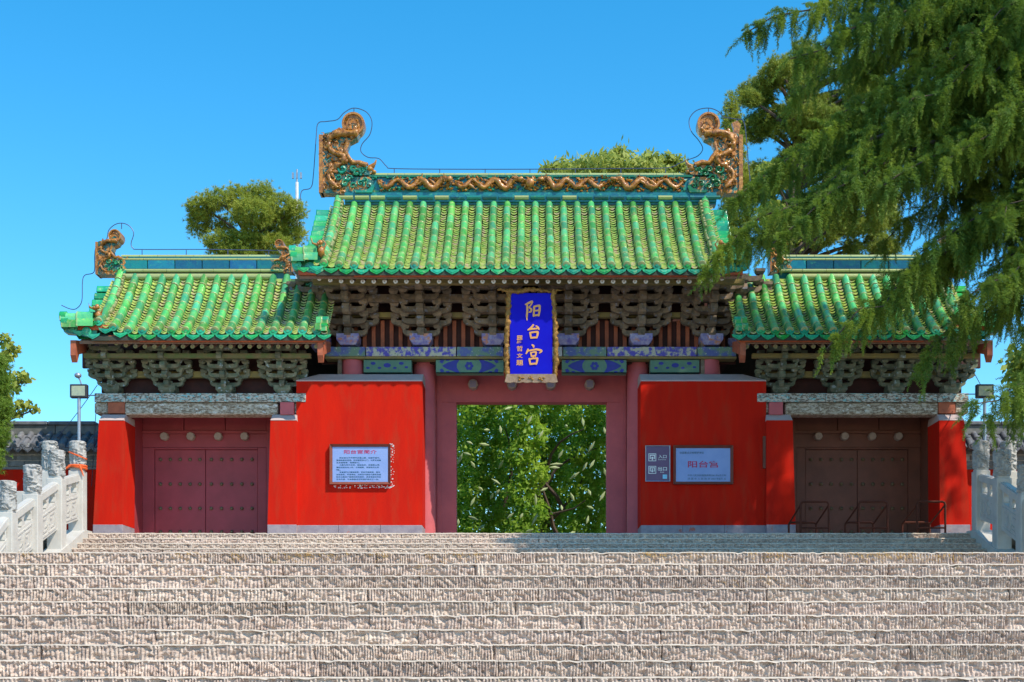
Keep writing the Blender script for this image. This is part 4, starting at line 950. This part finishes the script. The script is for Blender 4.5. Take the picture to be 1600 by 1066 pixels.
def balustrade(s):
    X = 10.55*s
    par = root('stone_balustrade', 'sunlit white stone balustrade with carved column heads climbing the left side of the stairs' if s < 0 else 'bluish shaded stone balustrade with carved column heads on the right side of the stairs', 'balustrade', (X, 29, ZL))
    base = lambda Y: ZL+max(0, (Y-YS))*(H2/T2)
    # sloped string stone
    g = MB(); g.prism([(YS-.4, ZL-.05),(YP+.4, base(YP)-.05),(YP+.4, base(YP)+.16),(YS-.4, ZL+.16)], X-.28, X+.2 if s < 0 else X+.28, 'x') if False else g.prism([(YS-.5, ZL-.03),(YP+.3, ZP-.3),(YP+.3, ZP+.06),(YP-.2, ZP+.05),(YS-.4, ZL+.14),(YS-.5, ZL+.12)], X-.21, X+.21, 'x')
    g.build('string_stone', M_marble, par)
    P = []
    for (Y, yt, yb) in POSTS: P.append((Y, PZ(yb, Y), PZ(yt, Y)))
    P.append((25.75, ZL+1.05, ZL+1.7)) 
    for (Y, zn, zt_) in P:
        zb = max(ZL, base(Y)-.05); po = put('baluster_post', post_mesh(zn-zb), (X, Y, zb), par)
        put('carved_head', HEAD, (X, Y, zn), po, rot=(0,0,random.uniform(0,6)), scale=(1,1,(zt_-zn)/.66))
    for (A, B) in zip(P[1:], P[:-1]):
        ya, yb = A[0]+.166, B[0]-.166; za, zb = A[1]-1.12, B[1]-1.12; panel(par, X, ya, za+.04, yb, zb-.08, 1.04)
    # terrace posts running sideways at the platform edge
    for Xo, Y, yt, yb in ((11.32, 31.75, 690, 735), (13.0, 31.75, 690, 735)):
        zn, zt_ = PZ(yb, Y), PZ(yt, Y); po = put('baluster_post', post_mesh(zn-ZP), (s*Xo, Y, ZP), par); put('carved_head', HEAD, (s*Xo, Y, zn), po, scale=(1,1,(zt_-zn)/.66))
    bx('terrace_panel', M_marble, par, s*11.49, s*12.83, 31.68, 31.82, ZP, ZP+1.0, .01)
    bx('terrace_kerb', M_marble, par, s*10.9, s*14, 31.5, 32.0, ZP-.3, ZP+.03)
    return par
balustrade(-1); balustrade(1)
g = MB(); X = -10.55; Y = 31.4
for zc, tl in ((PZ(712,Y), .10), (PZ(729,Y), .0), (PZ(731,Y), .03)):
    pts = [(X+.20*math.cos(a), Y+.20*math.sin(a), zc-tl*math.cos(a)*.8) for a in np.linspace(0, 2*math.pi, 25)]; g.tube(pts, .018 if tl > .05 else .028, 5)
g.tube([(X+.1,Y-.18,PZ(729,Y)),(X+.16,Y-.2,PZ(738,Y)),(X+.2,Y-.2,PZ(746,Y))], [.03,.02,.012], 5)
g.tube([(X-.1,Y-.18,PZ(729,Y)),(X-.26,Y-.2,PZ(736,Y)),(X-.30,Y-.2,PZ(742,Y))], [.03,.03,.02], 5)
tag(g.build('tied_ribbon', M_ribbon, None, True), 'bright orange ribbon knotted round the carved head of the topmost left balustrade post', 'ribbon')

# ------------------------------------------------------------------ BARRIERS
def barrier(px0, px1, label):
    Y = 33.3; x0, x1 = PX(px0,Y), PX(px1,Y); zt_ = PZ(784, Y); r = .028
    par = root('crowd_barrier', label, 'barrier', ((x0+x1)/2, Y, ZP), 'brown tubular barriers in front of the right side gate')
    def hoop(ya, x0, x1, zt_, name):
        g = MB(); c = .07; g.tube([(x0,ya,ZP),(x0,ya,zt_-c),(x0+c*.3,ya,zt_-c*.3),(x0+c,ya,zt_),(x1-c,ya,zt_),(x1-c*.3,ya,zt_-c*.3),(x1,ya,zt_-c),(x1,ya,ZP)], r, 8); g.build(name, M_rail, par, True)
    hoop(Y, x0, x1, zt_, 'front_hoop'); hoop(Y+.9, x0-.12, x1-.12, zt_-.42, 'rear_hoop')
    for x in (x0, x1):
        g = MB(); g.tube([(x, Y, zt_-.08), (x-.12, Y+.9, zt_-.46)], r*.8, 7); g.build('side_rod', M_rail, par, True)
    g = MB(); g.tube([(x0, Y, ZP+.3), (x1, Y, ZP+.3)], r*.8, 7); g.build('cross_bar', M_rail, par, True)
barrier(1251, 1295, 'brown tubular metal barrier nearest the left pier of the right side gate')
barrier(1341.5, 1386.5, 'brown tubular metal barrier in front of the middle of the dark brown doors')
barrier(1433, 1477, 'brown tubular metal barrier nearest the outer right pier of the side gate')

# ------------------------------------------------------------------ FLOODLIGHTS
def flood(px_, Y, ytop, label, cam_):
    x = PX(px_,Y); zb, zt_ = PZ(622,Y), PZ(601,Y)
    par = root('floodlight', label, 'floodlight', (x, Y, ZP), 'square floodlights on steel poles')
    MB().tube([(x,Y,ZP-.02),(x,Y,zb+.02)], .042, 10).build('pole', M_metal, par, True)
    hw = .21; g = MB(); g.box(x-hw, x+hw, Y-.06, Y+.09, zb, zt_, .012); h = g.build('housing', M_black, par)
    g = MB(); r = hw-.045; z0, z1 = zb+.045, zt_-.045; zm = (z0+z1)/2; yf = Y-.064
    g.add([(x-r,yf,z0),(x+r,yf,z0),(x+r,yf,z1),(x-r,yf,z1),(x+.03,yf+.0035,zm)], [(0,1,4),(1,2,4),(2,3,4),(3,0,4)]); g.build('reflector', M_lamp, h)
    if cam_:
        g = MB(); g.tube([(x+.06,Y,zt_),(x+.02,Y,zt_+.12),(x-.02,Y,zt_+.17)], .02, 6); g.ball((x-.02,Y-.02,zt_+.22), .09, 10, 6, (1,1,.75)); g.build('dome_camera', M_metal, par, True)
    return x
flood(123.5, 33.2, 0, 'square floodlight on a thin pole with a dome camera on top', True)
flood(1538.5, 33.2, 0, 'square floodlight on a thin pole beside the right side gate, under the cedar', False)
def cable(p, q, Yp, Yq, sag, label, r=.010):
    A = Vector((PX(p[0],Yp), Yp, PZ(p[1],Yp))); B = Vector((PX(q[0],Yq), Yq, PZ(q[1],Yq))); g = MB()
    g.tube([A.lerp(B, t)-Vector((0,0,sag*4*t*(1-t))) for t in np.linspace(0,1,14)], r, 5); tag(g.build('cable', M_wire, None, True), label, 'cable')
cable((152,602),(84,690), 34.8, 37.3, .05, 'thin dark cable slanting from the left side gate down to the grey tiled wall')
cable((150,618),(136,618), 34.8, 33.3, .0, 'short horizontal cable joining the left floodlight to the side gate', .014)
cable((1508,616),(1530,616), 34.8, 33.3, .0, 'short horizontal cable joining the right floodlight to the side gate', .014)
cable((150,640),(143,760), 34.7, 37.0, .02, 'dark cable hanging down beside the outer left pier')
cable((1510,560),(1562,650), 34.8, 37.3, .05, 'thin dark cable slanting from the right side gate down behind its floodlight')
# mast behind left roof
YM = 60; par = root('lattice_mast', 'thin white antenna mast rising behind the left roof', 'mast', (PX(464,YM), YM, ZP))
x = PX(464,YM); MB().tube([(x,YM,ZP),(x,YM,PZ(285,YM))], .07, 8).build('mast_pole', M_white, par); MB().tube([(x,YM,PZ(285,YM)),(x,YM,PZ(265,YM))], .04, 8).build('mast_tip', M_metal, par)
g = MB()
for a in range(3): g.box(x-.18+.18*a-.04, x-.18+.18*a+.04, YM-.05, YM+.05, PZ(279,YM), PZ(270,YM))
g.build('antenna_panel', M_metal, par)

# ------------------------------------------------------------------ BOUNDARY WALLS
def bwall(s):
    Y = 37.2; U = lambda u: XC+s*u*Y/F; xi = U(672); xo = U(672)+s*16
    par = root('boundary_wall', 'red boundary wall with grey clay tile coping left of the left side gate' if s < 0 else 'red boundary wall with grey clay tile coping right of the right side gate', 'wall', ((xi+xo)/2, Y+.3, ZP))
    zz = lambda y: PZ(y, Y)
    a, b = sorted((xi, xo))
    bx('wall_body', M_red, par, a, b, Y, Y+.6, ZP-.02, zz(734)); bx('cornice_band', M_gbrick, par, a, b, Y-.04, Y+.64, zz(733.8), zz(729), .004)
    for r_, (y0, y1, dy) in enumerate(((728.7,720.5,.06),(720,712,.10),(711.5,704,.15))):
        n = 38; brm = MB().box(-.5,.5,-.5,.5,0,1).mesh('cornice_brick', M_gbrick)
        put('cornice_bed', MB().box(a,b,Y-dy+.02,Y+.6,zz(y0)-.02,zz(y1)).mesh('cornice_bed', M_mortar), (0,0,0), par)
        for i in range(n):
            L = (b-a)/n; put('cornice_brick', brm, (a+(i+.5+.5*(r_%2))*L, Y-dy+.1, zz(y0)), par, scale=(L-.02, .22, zz(y1)-zz(y0)-.012))
    g = MB(); g.prism([(Y-.45, zz(703)),(Y+.22, zz(676)),(Y+.40, zz(676)),(Y+1.05, zz(703)),(Y+.7,zz(703.8)),(Y-.1,zz(703.8))], a, b, 'x'); cop = g.build('coping', M_gtile, par)
    n = 60; pit = (b-a)/n; bm = barrel_mesh(.40, .085); bm.materials.clear(); bm.materials.append(M_gtile); dm = disc_mesh(.088); dm.materials.clear(); dm.materials.append(M_gtile)
    pm = drip_mesh(pit*.95,.08); pm.materials.clear(); pm.materials.append(M_gtile); ang = math.atan2(zz(676)-zz(703), .67)
    for i in range(n):
        x = a+(i+.5)*pit
        for k in range(2): put('grey_barrel_tile', bm, (x, Y-.45+k*.36, zz(703)+k*.36*math.tan(ang)+.01), cop, rot=(ang,0,0))
        put('grey_eave_disc', dm, (x, Y-.47, zz(702)+.02), cop); put('grey_drip_tile', pm, (x+pit/2, Y-.46, zz(702)), cop)
    n = 12
    for i in range(n): L = (b-a)/n; bx('ridge_brick', M_gbrick, cop, a+i*L+.01, a+(i+1)*L-.01, Y+.16, Y+.46, zz(677), zz(663), .01)
    for i in range(n): L = (b-a)/n; bx('ridge_brick', M_gtile, cop, a+i*L+.01-.2, a+(i+1)*L-.01-.2, Y+.10, Y+.52, zz(662.8), zz(657), .02)
bwall(-1); bwall(1)

# ================================================================== VEGETATION
def inst(tv, tf, T):
    """tv (n,3), tf (m,k) ; T list of 4x4 -> big arrays"""
    T = np.asarray(T); n = len(tv); hv = np.c_[tv, np.ones(n)]; V = np.einsum('kij,nj->kni', T[:, :3, :], hv).reshape(-1, 3)
    Fc = (tf[None]+(np.arange(len(T))*n)[:, None, None]).reshape(-1, tf.shape[1]); return V, Fc
def frames(P, D, Lz, S, roll=None):
    """matrices with local z -> D, scale S (k,) across, Lz along"""
    P = np.asarray(P, float); D = np.asarray(D, float); D /= np.linalg.norm(D, axis=1, keepdims=True); k = len(P)
    A = RNG.normal(size=(k, 3)); Xv = np.cross(A, D); Xv /= np.linalg.norm(Xv, axis=1, keepdims=True); Yv = np.cross(D, Xv)
    T = np.zeros((k, 4, 4)); T[:, :3, 0] = Xv*np.asarray(S)[:, None]; T[:, :3, 1] = Yv*np.asarray(S)[:, None]; T[:, :3, 2] = D*np.asarray(Lz)[:, None]; T[:, :3, 3] = P; T[:, 3, 3] = 1
    return T
def spray_template(seed, nodes=30, per=4, ln=.135, wd=.0085):
    r = np.random.default_rng(seed); V = []; Fc = []
    def tri(p, q, w_):
        d = q-p; n = np.cross(d, r.normal(size=3)); n /= np.linalg.norm(n)+1e-9; b = len(V); V.extend([p-n*w_, p+n*w_, q]); Fc.append((b, b+1, b+2))
    for i in range(nodes):
        s = i/nodes; c = np.array([.06*math.sin(s*3+seed), .05*math.sin(s*2.3+seed*2), s])
        l = ln*(1-s)**.8*(.55+.45*math.sin(min(1, s*4)*1.57))+.02
        for j in range(per):
            a = r.uniform(0, 2*math.pi); d = np.array([math.cos(a), math.sin(a), r.uniform(.9, 1.7)]); d /= np.linalg.norm(d); e = c+d*l
            tri(c, e, wd); m_ = c+d*l*.55
            a2 = a+r.choice((-.7,.7)); d2 = np.array([math.cos(a2), math.sin(a2), r.uniform(.3,.9)]); tri(m_, m_+d2*l*.45, wd*.9)
    return np.array(V), np.array(Fc)
SPR = [spray_template(k) for k in range(4)]
# ---- deodar cedar
TR = Vector((14.2, 26.6, ZL))
cedar = root('cedar_tree', 'huge drooping cedar with long hanging sprays entering from the right of the frame', 'tree', TR)
MB().tube([TR+Vector((0,0,-.1)), TR+Vector((.05,.05,5)), TR+Vector((-.1,.1,10)), TR+Vector((.1,0,15)), TR+Vector((0,0,22.5))], [.55,.42,.32,.22,.08], 12).build('trunk', M_bark, cedar, True)
tips = [ # px, py, Y, attach height fraction offset above the tip (m), density
 (1165,52,27.2,1.2,1.0),(1235,92,26.2,1.4,1.1),(1300,60,28.0,1.0,.8),(1312,178,26.6,1.8,1.1),(1240,150,29.2,1.2,.9),
 (1144,312,26.8,2.6,1.2),(1190,300,28.4,2.0,.8),(1100,420,26.0,3.4,1.25),(1152,392,27.4,2.8,1.1),(1208,380,25.4,2.6,1.0),(1292,545,25.6,3.0,1.0),(1345,500,26.8,2.6,.9),
 (1440,570,26.2,2.6,1.0),(1492,545,27.6,2.0,.9),(1415,430,25.2,2.2,1.1),(1500,470,25.0,2.0,1.0),(1518,632,24.8,1.1,.7),(1545,655,25.8,.7,.5),
 (1380,290,25.0,1.8,1.1),(1330,330,26.4,1.8,1.0),(1400,180,25.2,1.6,1.1),(1450,110,25.6,1.5,1.1),(1480,250,24.6,1.6,1.0),(1560,180,24.2,1.2,1.0),
 (1420,20,26.5,1.5,1.1),(1500,50,25.2,1.2,1.0),(1570,340,24.4,1.4,1.0),(1550,440,24.2,1.4,1.0),(1380,380,27.8,2.0,.9),(1460,340,27.4,1.8,1.0),(1580,90,25.6,1.0,1.0),(1350,120,28.6,1.2,.8),
 (1590,520,25.4,1.5,.9)]
P_, D_, L_, S_ = [], [], [], []; bmb = MB(); brng = np.random.default_rng(11)
wt = []  # unseen boughs above the view, added to shade the right wall and gate
for i in range(30):
    a = i*2.4; z_ = 16.2+i*.26; L_b = 6.4-.17*i; wt.append((TR.x+L_b*math.cos(a), TR.y+L_b*math.sin(a)*.8, z_))
for a in (3.6, 3.0, 2.6, 3.3): wt.append((TR.x+7*math.cos(a), TR.y+4*math.sin(a)+1, 16.6+a*.6))
wt += [(9,23,16.4),(11,22,16.7),(10,24.6,16.9),(13,22.3,16.3),(16,23,16.5),(8,25.4,17.2),(7.4,24.2,16.8),(12,23.4,17.4)]  # further unseen boughs, added only to shade the upper steps
tips += [(None, w_, None, 1.2, .62) for w_ in wt]
for (px_, py_, Y, up_, dens) in tips:
    tip = np.array(py_) if px_ is None else np.array([PX(px_,Y), Y, PZ(py_,Y)]); st = np.array([TR.x, TR.y, tip[2]+up_]); Lb = np.linalg.norm(tip-st)
    N = 16; path = []
    for i in range(N+1):
        t = i/N; p = st*(1-t)+tip*t; p[2] += (up_*.9)*math.sin(math.pi*t)**1.0*.45+.25*Lb/8*math.sin(math.pi*t); p += .10*brng.normal(size=3)*(0<i<N); path.append(p)
    bmb.tube([tuple(p) for p in path], [max(.012, .11*Lb/9*(1-i/N)) for i in range(N+1)], 6)
    step = .19/dens; ns = int(Lb/step)
    for i in range(ns):
        t = (i+brng.random())/ns; a = min(N-1, int(t*N)); f = t*N-a; p = path[a]*(1-f)+path[a+1]*f; ax = path[a+1]-path[a]; ax /= np.linalg.norm(ax)
        sl_ = (1.25*min(1, (1-t)*2.6+.10))*brng.uniform(.5, 1.0)
        if t < .10: continue
        for sd in (-1, 1):
            side = np.cross(ax, [0,0,1]); side /= np.linalg.norm(side)+1e-9; dirn = side*sd*.85+ax*.65; dirn[2] += brng.uniform(-.05,.25); dirn /= np.linalg.norm(dirn)
            nt2 = max(1, int(sl_/.20))
            for j in range(nt2+1):
                q = (j+.6*brng.random())/(nt2+1); c = p+dirn*sl_*q; c = c+np.array([0,0,-.35*sl_*q*q])
                dn = dirn*brng.uniform(.10,.40)+np.array([0,0,-1.0])+brng.normal(size=3)*.10
                P_.append(c); D_.append(dn); ll = brng.uniform(.45,1.05)*(1 if q < .8 else .8)*(1 if t < .85 else .75); L_.append(ll); S_.append(brng.uniform(.85,1.25))
            P_.append(p+dirn*sl_*.2); D_.append(dirn+ax*.5+np.array([0,0,.05])); L_.append(sl_*.7+.15); S_.append(1.0)
    P_.append(tip); D_.append(np.array([ax[0],ax[1],-1.1])); L_.append(.6); S_.append(1.0)
P_, D_, L_, S_ = map(np.array, (P_, D_, L_, S_)); idx = brng.integers(0, 4, len(P_)); AV, AF, off = [], [], 0
for k in range(4):
    m_ = idx == k; V, Fc = inst(*SPR[k], frames(P_[m_], D_[m_], L_[m_], S_[m_])); AV.append(V); AF.append(Fc+off); off += len(V)
print('cedar sprays', len(P_), 'tris', off//3)
put('crown', np_mesh('crown', np.concatenate(AV)-np.array(TR), np.concatenate(AF), M_cedar), TR, cedar)
bmb.build('limbs', M_bark, cedar, True)
# ---- generic leafy crowns
def leaf_crown(blobs, n, size, aspect=1.6, shell=.55, flat=0.0, seed=1, droop=0.0):
    r = np.random.default_rng(seed); blobs = np.array(blobs, float); vol = blobs[:,3]*blobs[:,4]*blobs[:,5]; vol = vol**(2/3); pr_ = vol/vol.sum(); ci = r.choice(len(blobs), n, p=pr_)
    d = r.normal(size=(n,3)); d /= np.linalg.norm(d, axis=1, keepdims=True); rad = shell+(1-shell)*r.random(n)**.5
    # lumpy surface
    lump = 1+.30*np.sin(d[:,0]*7+ci)*np.sin(d[:,1]*6+ci*2)*np.sin(d[:,2]*8+ci*3)
    c = blobs[ci,:3]+d*(rad*lump)[:,None]*blobs[ci,3:6]; c += r.normal(size=(n,3))*size*(.6+.5*(r.random((n,1)) < .15))
    nr = d*.8+r.normal(size=(n,3))*.7+np.array([0,0,.35]); nr /= np.linalg.norm(nr, axis=1, keepdims=True)
    a = np.cross(nr, r.normal(size=(n,3))); a /= np.linalg.norm(a, axis=1, keepdims=True); a[:,2] -= droop; a /= np.linalg.norm(a, axis=1, keepdims=True); b = np.cross(nr, a)
    s = size*r.uniform(.6,1.3,n)[:,None]; V = np.stack([c-a*s, c+b*s/aspect, c+a*s, c-b*s/aspect], 1).reshape(-1,3)
    return V, np.arange(4*n).reshape(n,4)
def tree(name, label, px_, Y, blobs_px, n, size, m, seed, trunk_r=.25, base=ZP, limbs=True, droop=0, aspect=1.6, shell=.5, depth=1.0, tuft=None, group=None):
    """blobs_px: (px,py,rx_px,rz_px,dY)"""
    t = root(name, label, 'tree', (PX(px_,Y), Y, base), group); B = []
    for (a, b, rx, rz, dy) in blobs_px:
        yy = Y+dy; rx *= .9; B.append((PX(a,yy), yy, PZ(b,yy), rx*yy/F, rx*yy/F*depth, rz*yy/F))
    V, Fc = leaf_crown(B, n, size, aspect, shell, seed=seed, droop=droop); o_ = np.array([PX(px_,Y), Y, base])
    if tuft:
        P = V.reshape(-1,4,3).mean(1); r = np.random.default_rng(seed+5); cen = np.array([b[:3] for b in B]); near = cen[np.argmin(((P[:,None]-cen[None])**2).sum(2), 1)]
        D = (P-near); D /= np.linalg.norm(D, axis=1, keepdims=True)+1e-9; D = D+r.normal(size=D.shape)*.5+np.array([0,0,.3]); V, Fc = inst(*tuft, frames(P, D, np.full(len(P), size), np.full(len(P), size)))
    put('crown', np_mesh('crown', V-o_, Fc, m), o_, t)
    g = MB(); zt_ = max(b[2] for b in B); x = PX(px_,Y)
    g.tube([(x,Y,base-.05),(x+.1,Y,base+(zt_-base)*.35),(x-.05,Y+.1,base+(zt_-base)*.7),(x,Y,zt_)], [trunk_r,trunk_r*.8,trunk_r*.5,.04], 10)
    if limbs:
        for k, b in enumerate(B): 
            z0 = max(base+1.0, b[2]-1.6*b[5]-.6); z0 = min(z0, zt_-.5); g.tube([(x,Y,z0),((x+b[0])/2,(Y+b[1])/2,(z0+b[2])/2+.1),(b[0],b[1],b[2])], [trunk_r*.32,trunk_r*.18,.02], 6)
    g.build('trunk', M_bark, t, True); return t
def tuft_template(seed, n=14, wd=.07):
    r = np.random.default_rng(seed); V = []; Fc = []
    for i in range(n):
        d = r.normal(size=3); d[2] = abs(d[2])+.4; d /= np.linalg.norm(d); nn = np.cross(d, r.normal(size=3)); nn /= np.linalg.norm(nn); b = len(V); p = r.normal(size=3)*.12
        V.extend([p-nn*wd, p+nn*wd, p+d]); Fc.append((b,b+1,b+2))
    return np.array(V), np.array(Fc)
TF = tuft_template(1)
r = random.Random(9)
def fill(outl, n, rmin, rmax, seed, dy=1.5):
    """random blobs inside polygon outline (px)"""
    q = random.Random(seed); out = []
    xs = [p[0] for p in outl]; ys = [p[1] for p in outl]
    def inside(x, y):
        c = False; j = len(outl)-1
        for i in range(len(outl)):
            if (outl[i][1] > y) != (outl[j][1] > y) and x < (outl[j][0]-outl[i][0])*(y-outl[i][1])/(outl[j][1]-outl[i][1])+outl[i][0]: c = not c
            j = i
        return c
    while len(out) < n:
        x, y = q.uniform(min(xs), max(xs)), q.uniform(min(ys), max(ys))
        if inside(x, y): a = q.uniform(rmin, rmax); out.append((x, y, a, a*.62, q.uniform(-dy, dy)))
    return out
tree('pine_tree', 'rounded clumpy green pine rising behind the left side roof', 385, 48, [(315,325,22,14,0),(312,350,18,14,.5),(340,312,20,12,-.5),(372,310,22,16,0),(408,305,20,14,.4),(440,325,24,16,0),(462,330,14,14,0),(395,335,34,18,-.6),(430,355,26,16,.5),(345,380,26,12,-.3),(385,378,34,14,0),(425,385,30,14,0),(350,352,14,10,.8),(455,365,20,16,.6),(370,405,40,16,0)],
     7600, .13, M_pine, 3, .22, tuft=TF, shell=.72)
tree('cypress_tree', 'tall broad evergreen behind the right ridge ornament, half hidden by the cedar', 1245, 46, fill([(1170,150),(1185,125),(1215,105),(1260,70),(1330,70),(1390,140),(1390,400),(1180,400),(1165,300),(1180,220)], 74, 14, 28, 4)+[(1190,150,22,16,0),(1225,118,24,18,0),(1260,95,24,16,0)], 36000, .12, M_dark, 5, .35, tuft=TF, shell=.66)
tree('cypress_tree', 'small pointed evergreen just left of the broad one behind the right ridge ornament', 1143, 45, [(1143,158,6,14,0),(1143,175,10,14,0),(1143,195,14,16,0),(1145,220,17,20,0),(1146,250,20,22,0),(1150,290,26,30,0),(1150,340,30,34,0)], 3200, .12, M_pine, 6, .14, tuft=TF, limbs=False)
tree('leafy_tree', 'pale yellow green tree top showing above the dragon ridge', 960, 52, [(865,268,22,8,0),(880,262,14,7,0),(925,260,20,9,0),(950,252,18,12,0),(967,240,10,8,0),(905,258,8,6,0),(975,246,8,6,0),(993,260,16,8,0),(1014,250,16,8,0),(1030,254,12,8,0),(1055,256,14,10,0),(1046,248,8,6,0),(1070,264,14,6,0),(960,285,110,18,0),(900,275,30,10,1),(1010,270,36,14,1)], 9500, .15, M_lime, 7, .2, droop=.5, aspect=3.0)
tree('leafy_tree', 'bright yellow green tree showing under the cedar beside the right roof', 1240, 43, fill([(1190,270),(1330,240),(1400,300),(1400,380),(1200,385)], 16, 16, 26, 8), 6500, .11, M_lime, 12, .15, droop=.2)
tree('maple_tree', 'sparse yellow green tree leaning in at the left edge of the frame', -20, 36, [(5,530,14,8,0),(18,545,12,9,0),(8,560,14,8,0),(28,588,16,7,0),(45,592,9,5,0),(20,605,14,7,0),(38,633,14,6,0),(54,640,8,5,0),(22,645,14,7,0),(5,625,14,12,0),(-20,600,30,70,0),(-40,560,30,50,0)], 2600, .085, M_lime, 8, .12)
tree('thuja_shrub', 'dense bright green thuja in front of the boundary wall at the left edge', -22, 33.5, [(-14,570,24,16,0),(-12,600,28,24,0),(-12,640,28,26,0),(-14,680,26,22,0),(-22,720,24,22,0),(-30,760,22,30,0)], 5200, .10, M_ever, 9, .12, tuft=TF, limbs=False, shell=.7)
tree('shade_tree', 'broad leaved tree with cream blossoms filling the open doorway', 850, 47, [(650+i*33+(j%2)*16, 590+j*30, 30, 22, ((i*7+j*5)%5-2)*1.1) for i in range(12) for j in range(11)], 92000, .088, M_horse, 13, .16, limbs=False, droop=.25, aspect=2.0, shell=.35)
bt = bpy.data.objects['shade_tree']; g = MB(); rb_ = random.Random(6)
for k_ in range(9):
    Y = 45.2+.5*k_%2; a = Vector((PX(rb_.uniform(780,900),Y), Y+.6, PZ(rb_.uniform(760,860),Y))); d = Vector((rb_.uniform(-1,1), -.2, rb_.uniform(.4,1.4))).normalized(); pts = [a]
    for q_ in range(6): d = (d+Vector((rb_.uniform(-.4,.4), rb_.uniform(-.2,.1), rb_.uniform(-.3,.25)))).normalized(); pts.append(pts[-1]+d*.55)
    g.tube(pts, [.085*(1-.14*i) for i in range(7)], 7)
g.build('branch', M_bark, bt, True); g = MB()
for i in range(44):
    Y = 46+rb_.uniform(-3.4,-1.6); x = PX(rb_.uniform(715,950),Y); zz = PZ(rb_.uniform(635,835),Y); d = Vector((rb_.uniform(-.6,.6), rb_.uniform(-.3,.3), rb_.uniform(-1,.4))).normalized()*rb_.uniform(.2,.42)
    p = Vector((x,Y,zz)); g.tube([p, p+d*.5, p+d], [.012,.055,.01], 6)
g.build('blossoms', M_bloom, bt, True, kind='stuff')
# distant planting behind the walls (keeps other viewpoints closed)
tree('hedge_tree', 'green tree standing behind the right boundary wall', 1640, 50, fill([(1600,560),(1800,560),(1800,760),(1600,760)], 14, 30, 50, 31), 4000, .17, M_dark, 14, .2)
# fallen needles on the top steps
N = 900; r = np.random.default_rng(3); V = []; Fc = []
cl = [(r.choice([r.uniform(-9,9), r.uniform(1.2,6.2), r.uniform(-4,-.5)]), r.integers(0, 3) if r.random() < .25 else 0) for _ in range(70)]
for i in range(N):
    cx, lvl = cl[r.integers(0, len(cl))]; st_ = 19-lvl; Y = Y0-10*T1+st_*T1; zt_ = ZL-(19-st_)*H1
    x = cx+r.normal()*.10; zz = zt_-abs(r.normal())*.05+.0; y = Y-.012-.006*r.random()
    d = np.array([r.normal()*.5, -.02*r.random(), -abs(r.normal())*.6]); d *= .055/np.linalg.norm(d)
    zz = max(zz, zt_-.10); b = len(V); V += [(x,y,zz),(x+.004,y,zz+.003),(x+d[0],y+d[1],zz+d[2])]; Fc.append((b,b+1,b+2))
o = put('fallen_needles', np_mesh('fallen_needles', V, Fc, M_needle)); tag(o, 'dry orange needles caught on the topmost steps of the lower stairs', 'fallen needles'); o['kind'] = 'stuff'
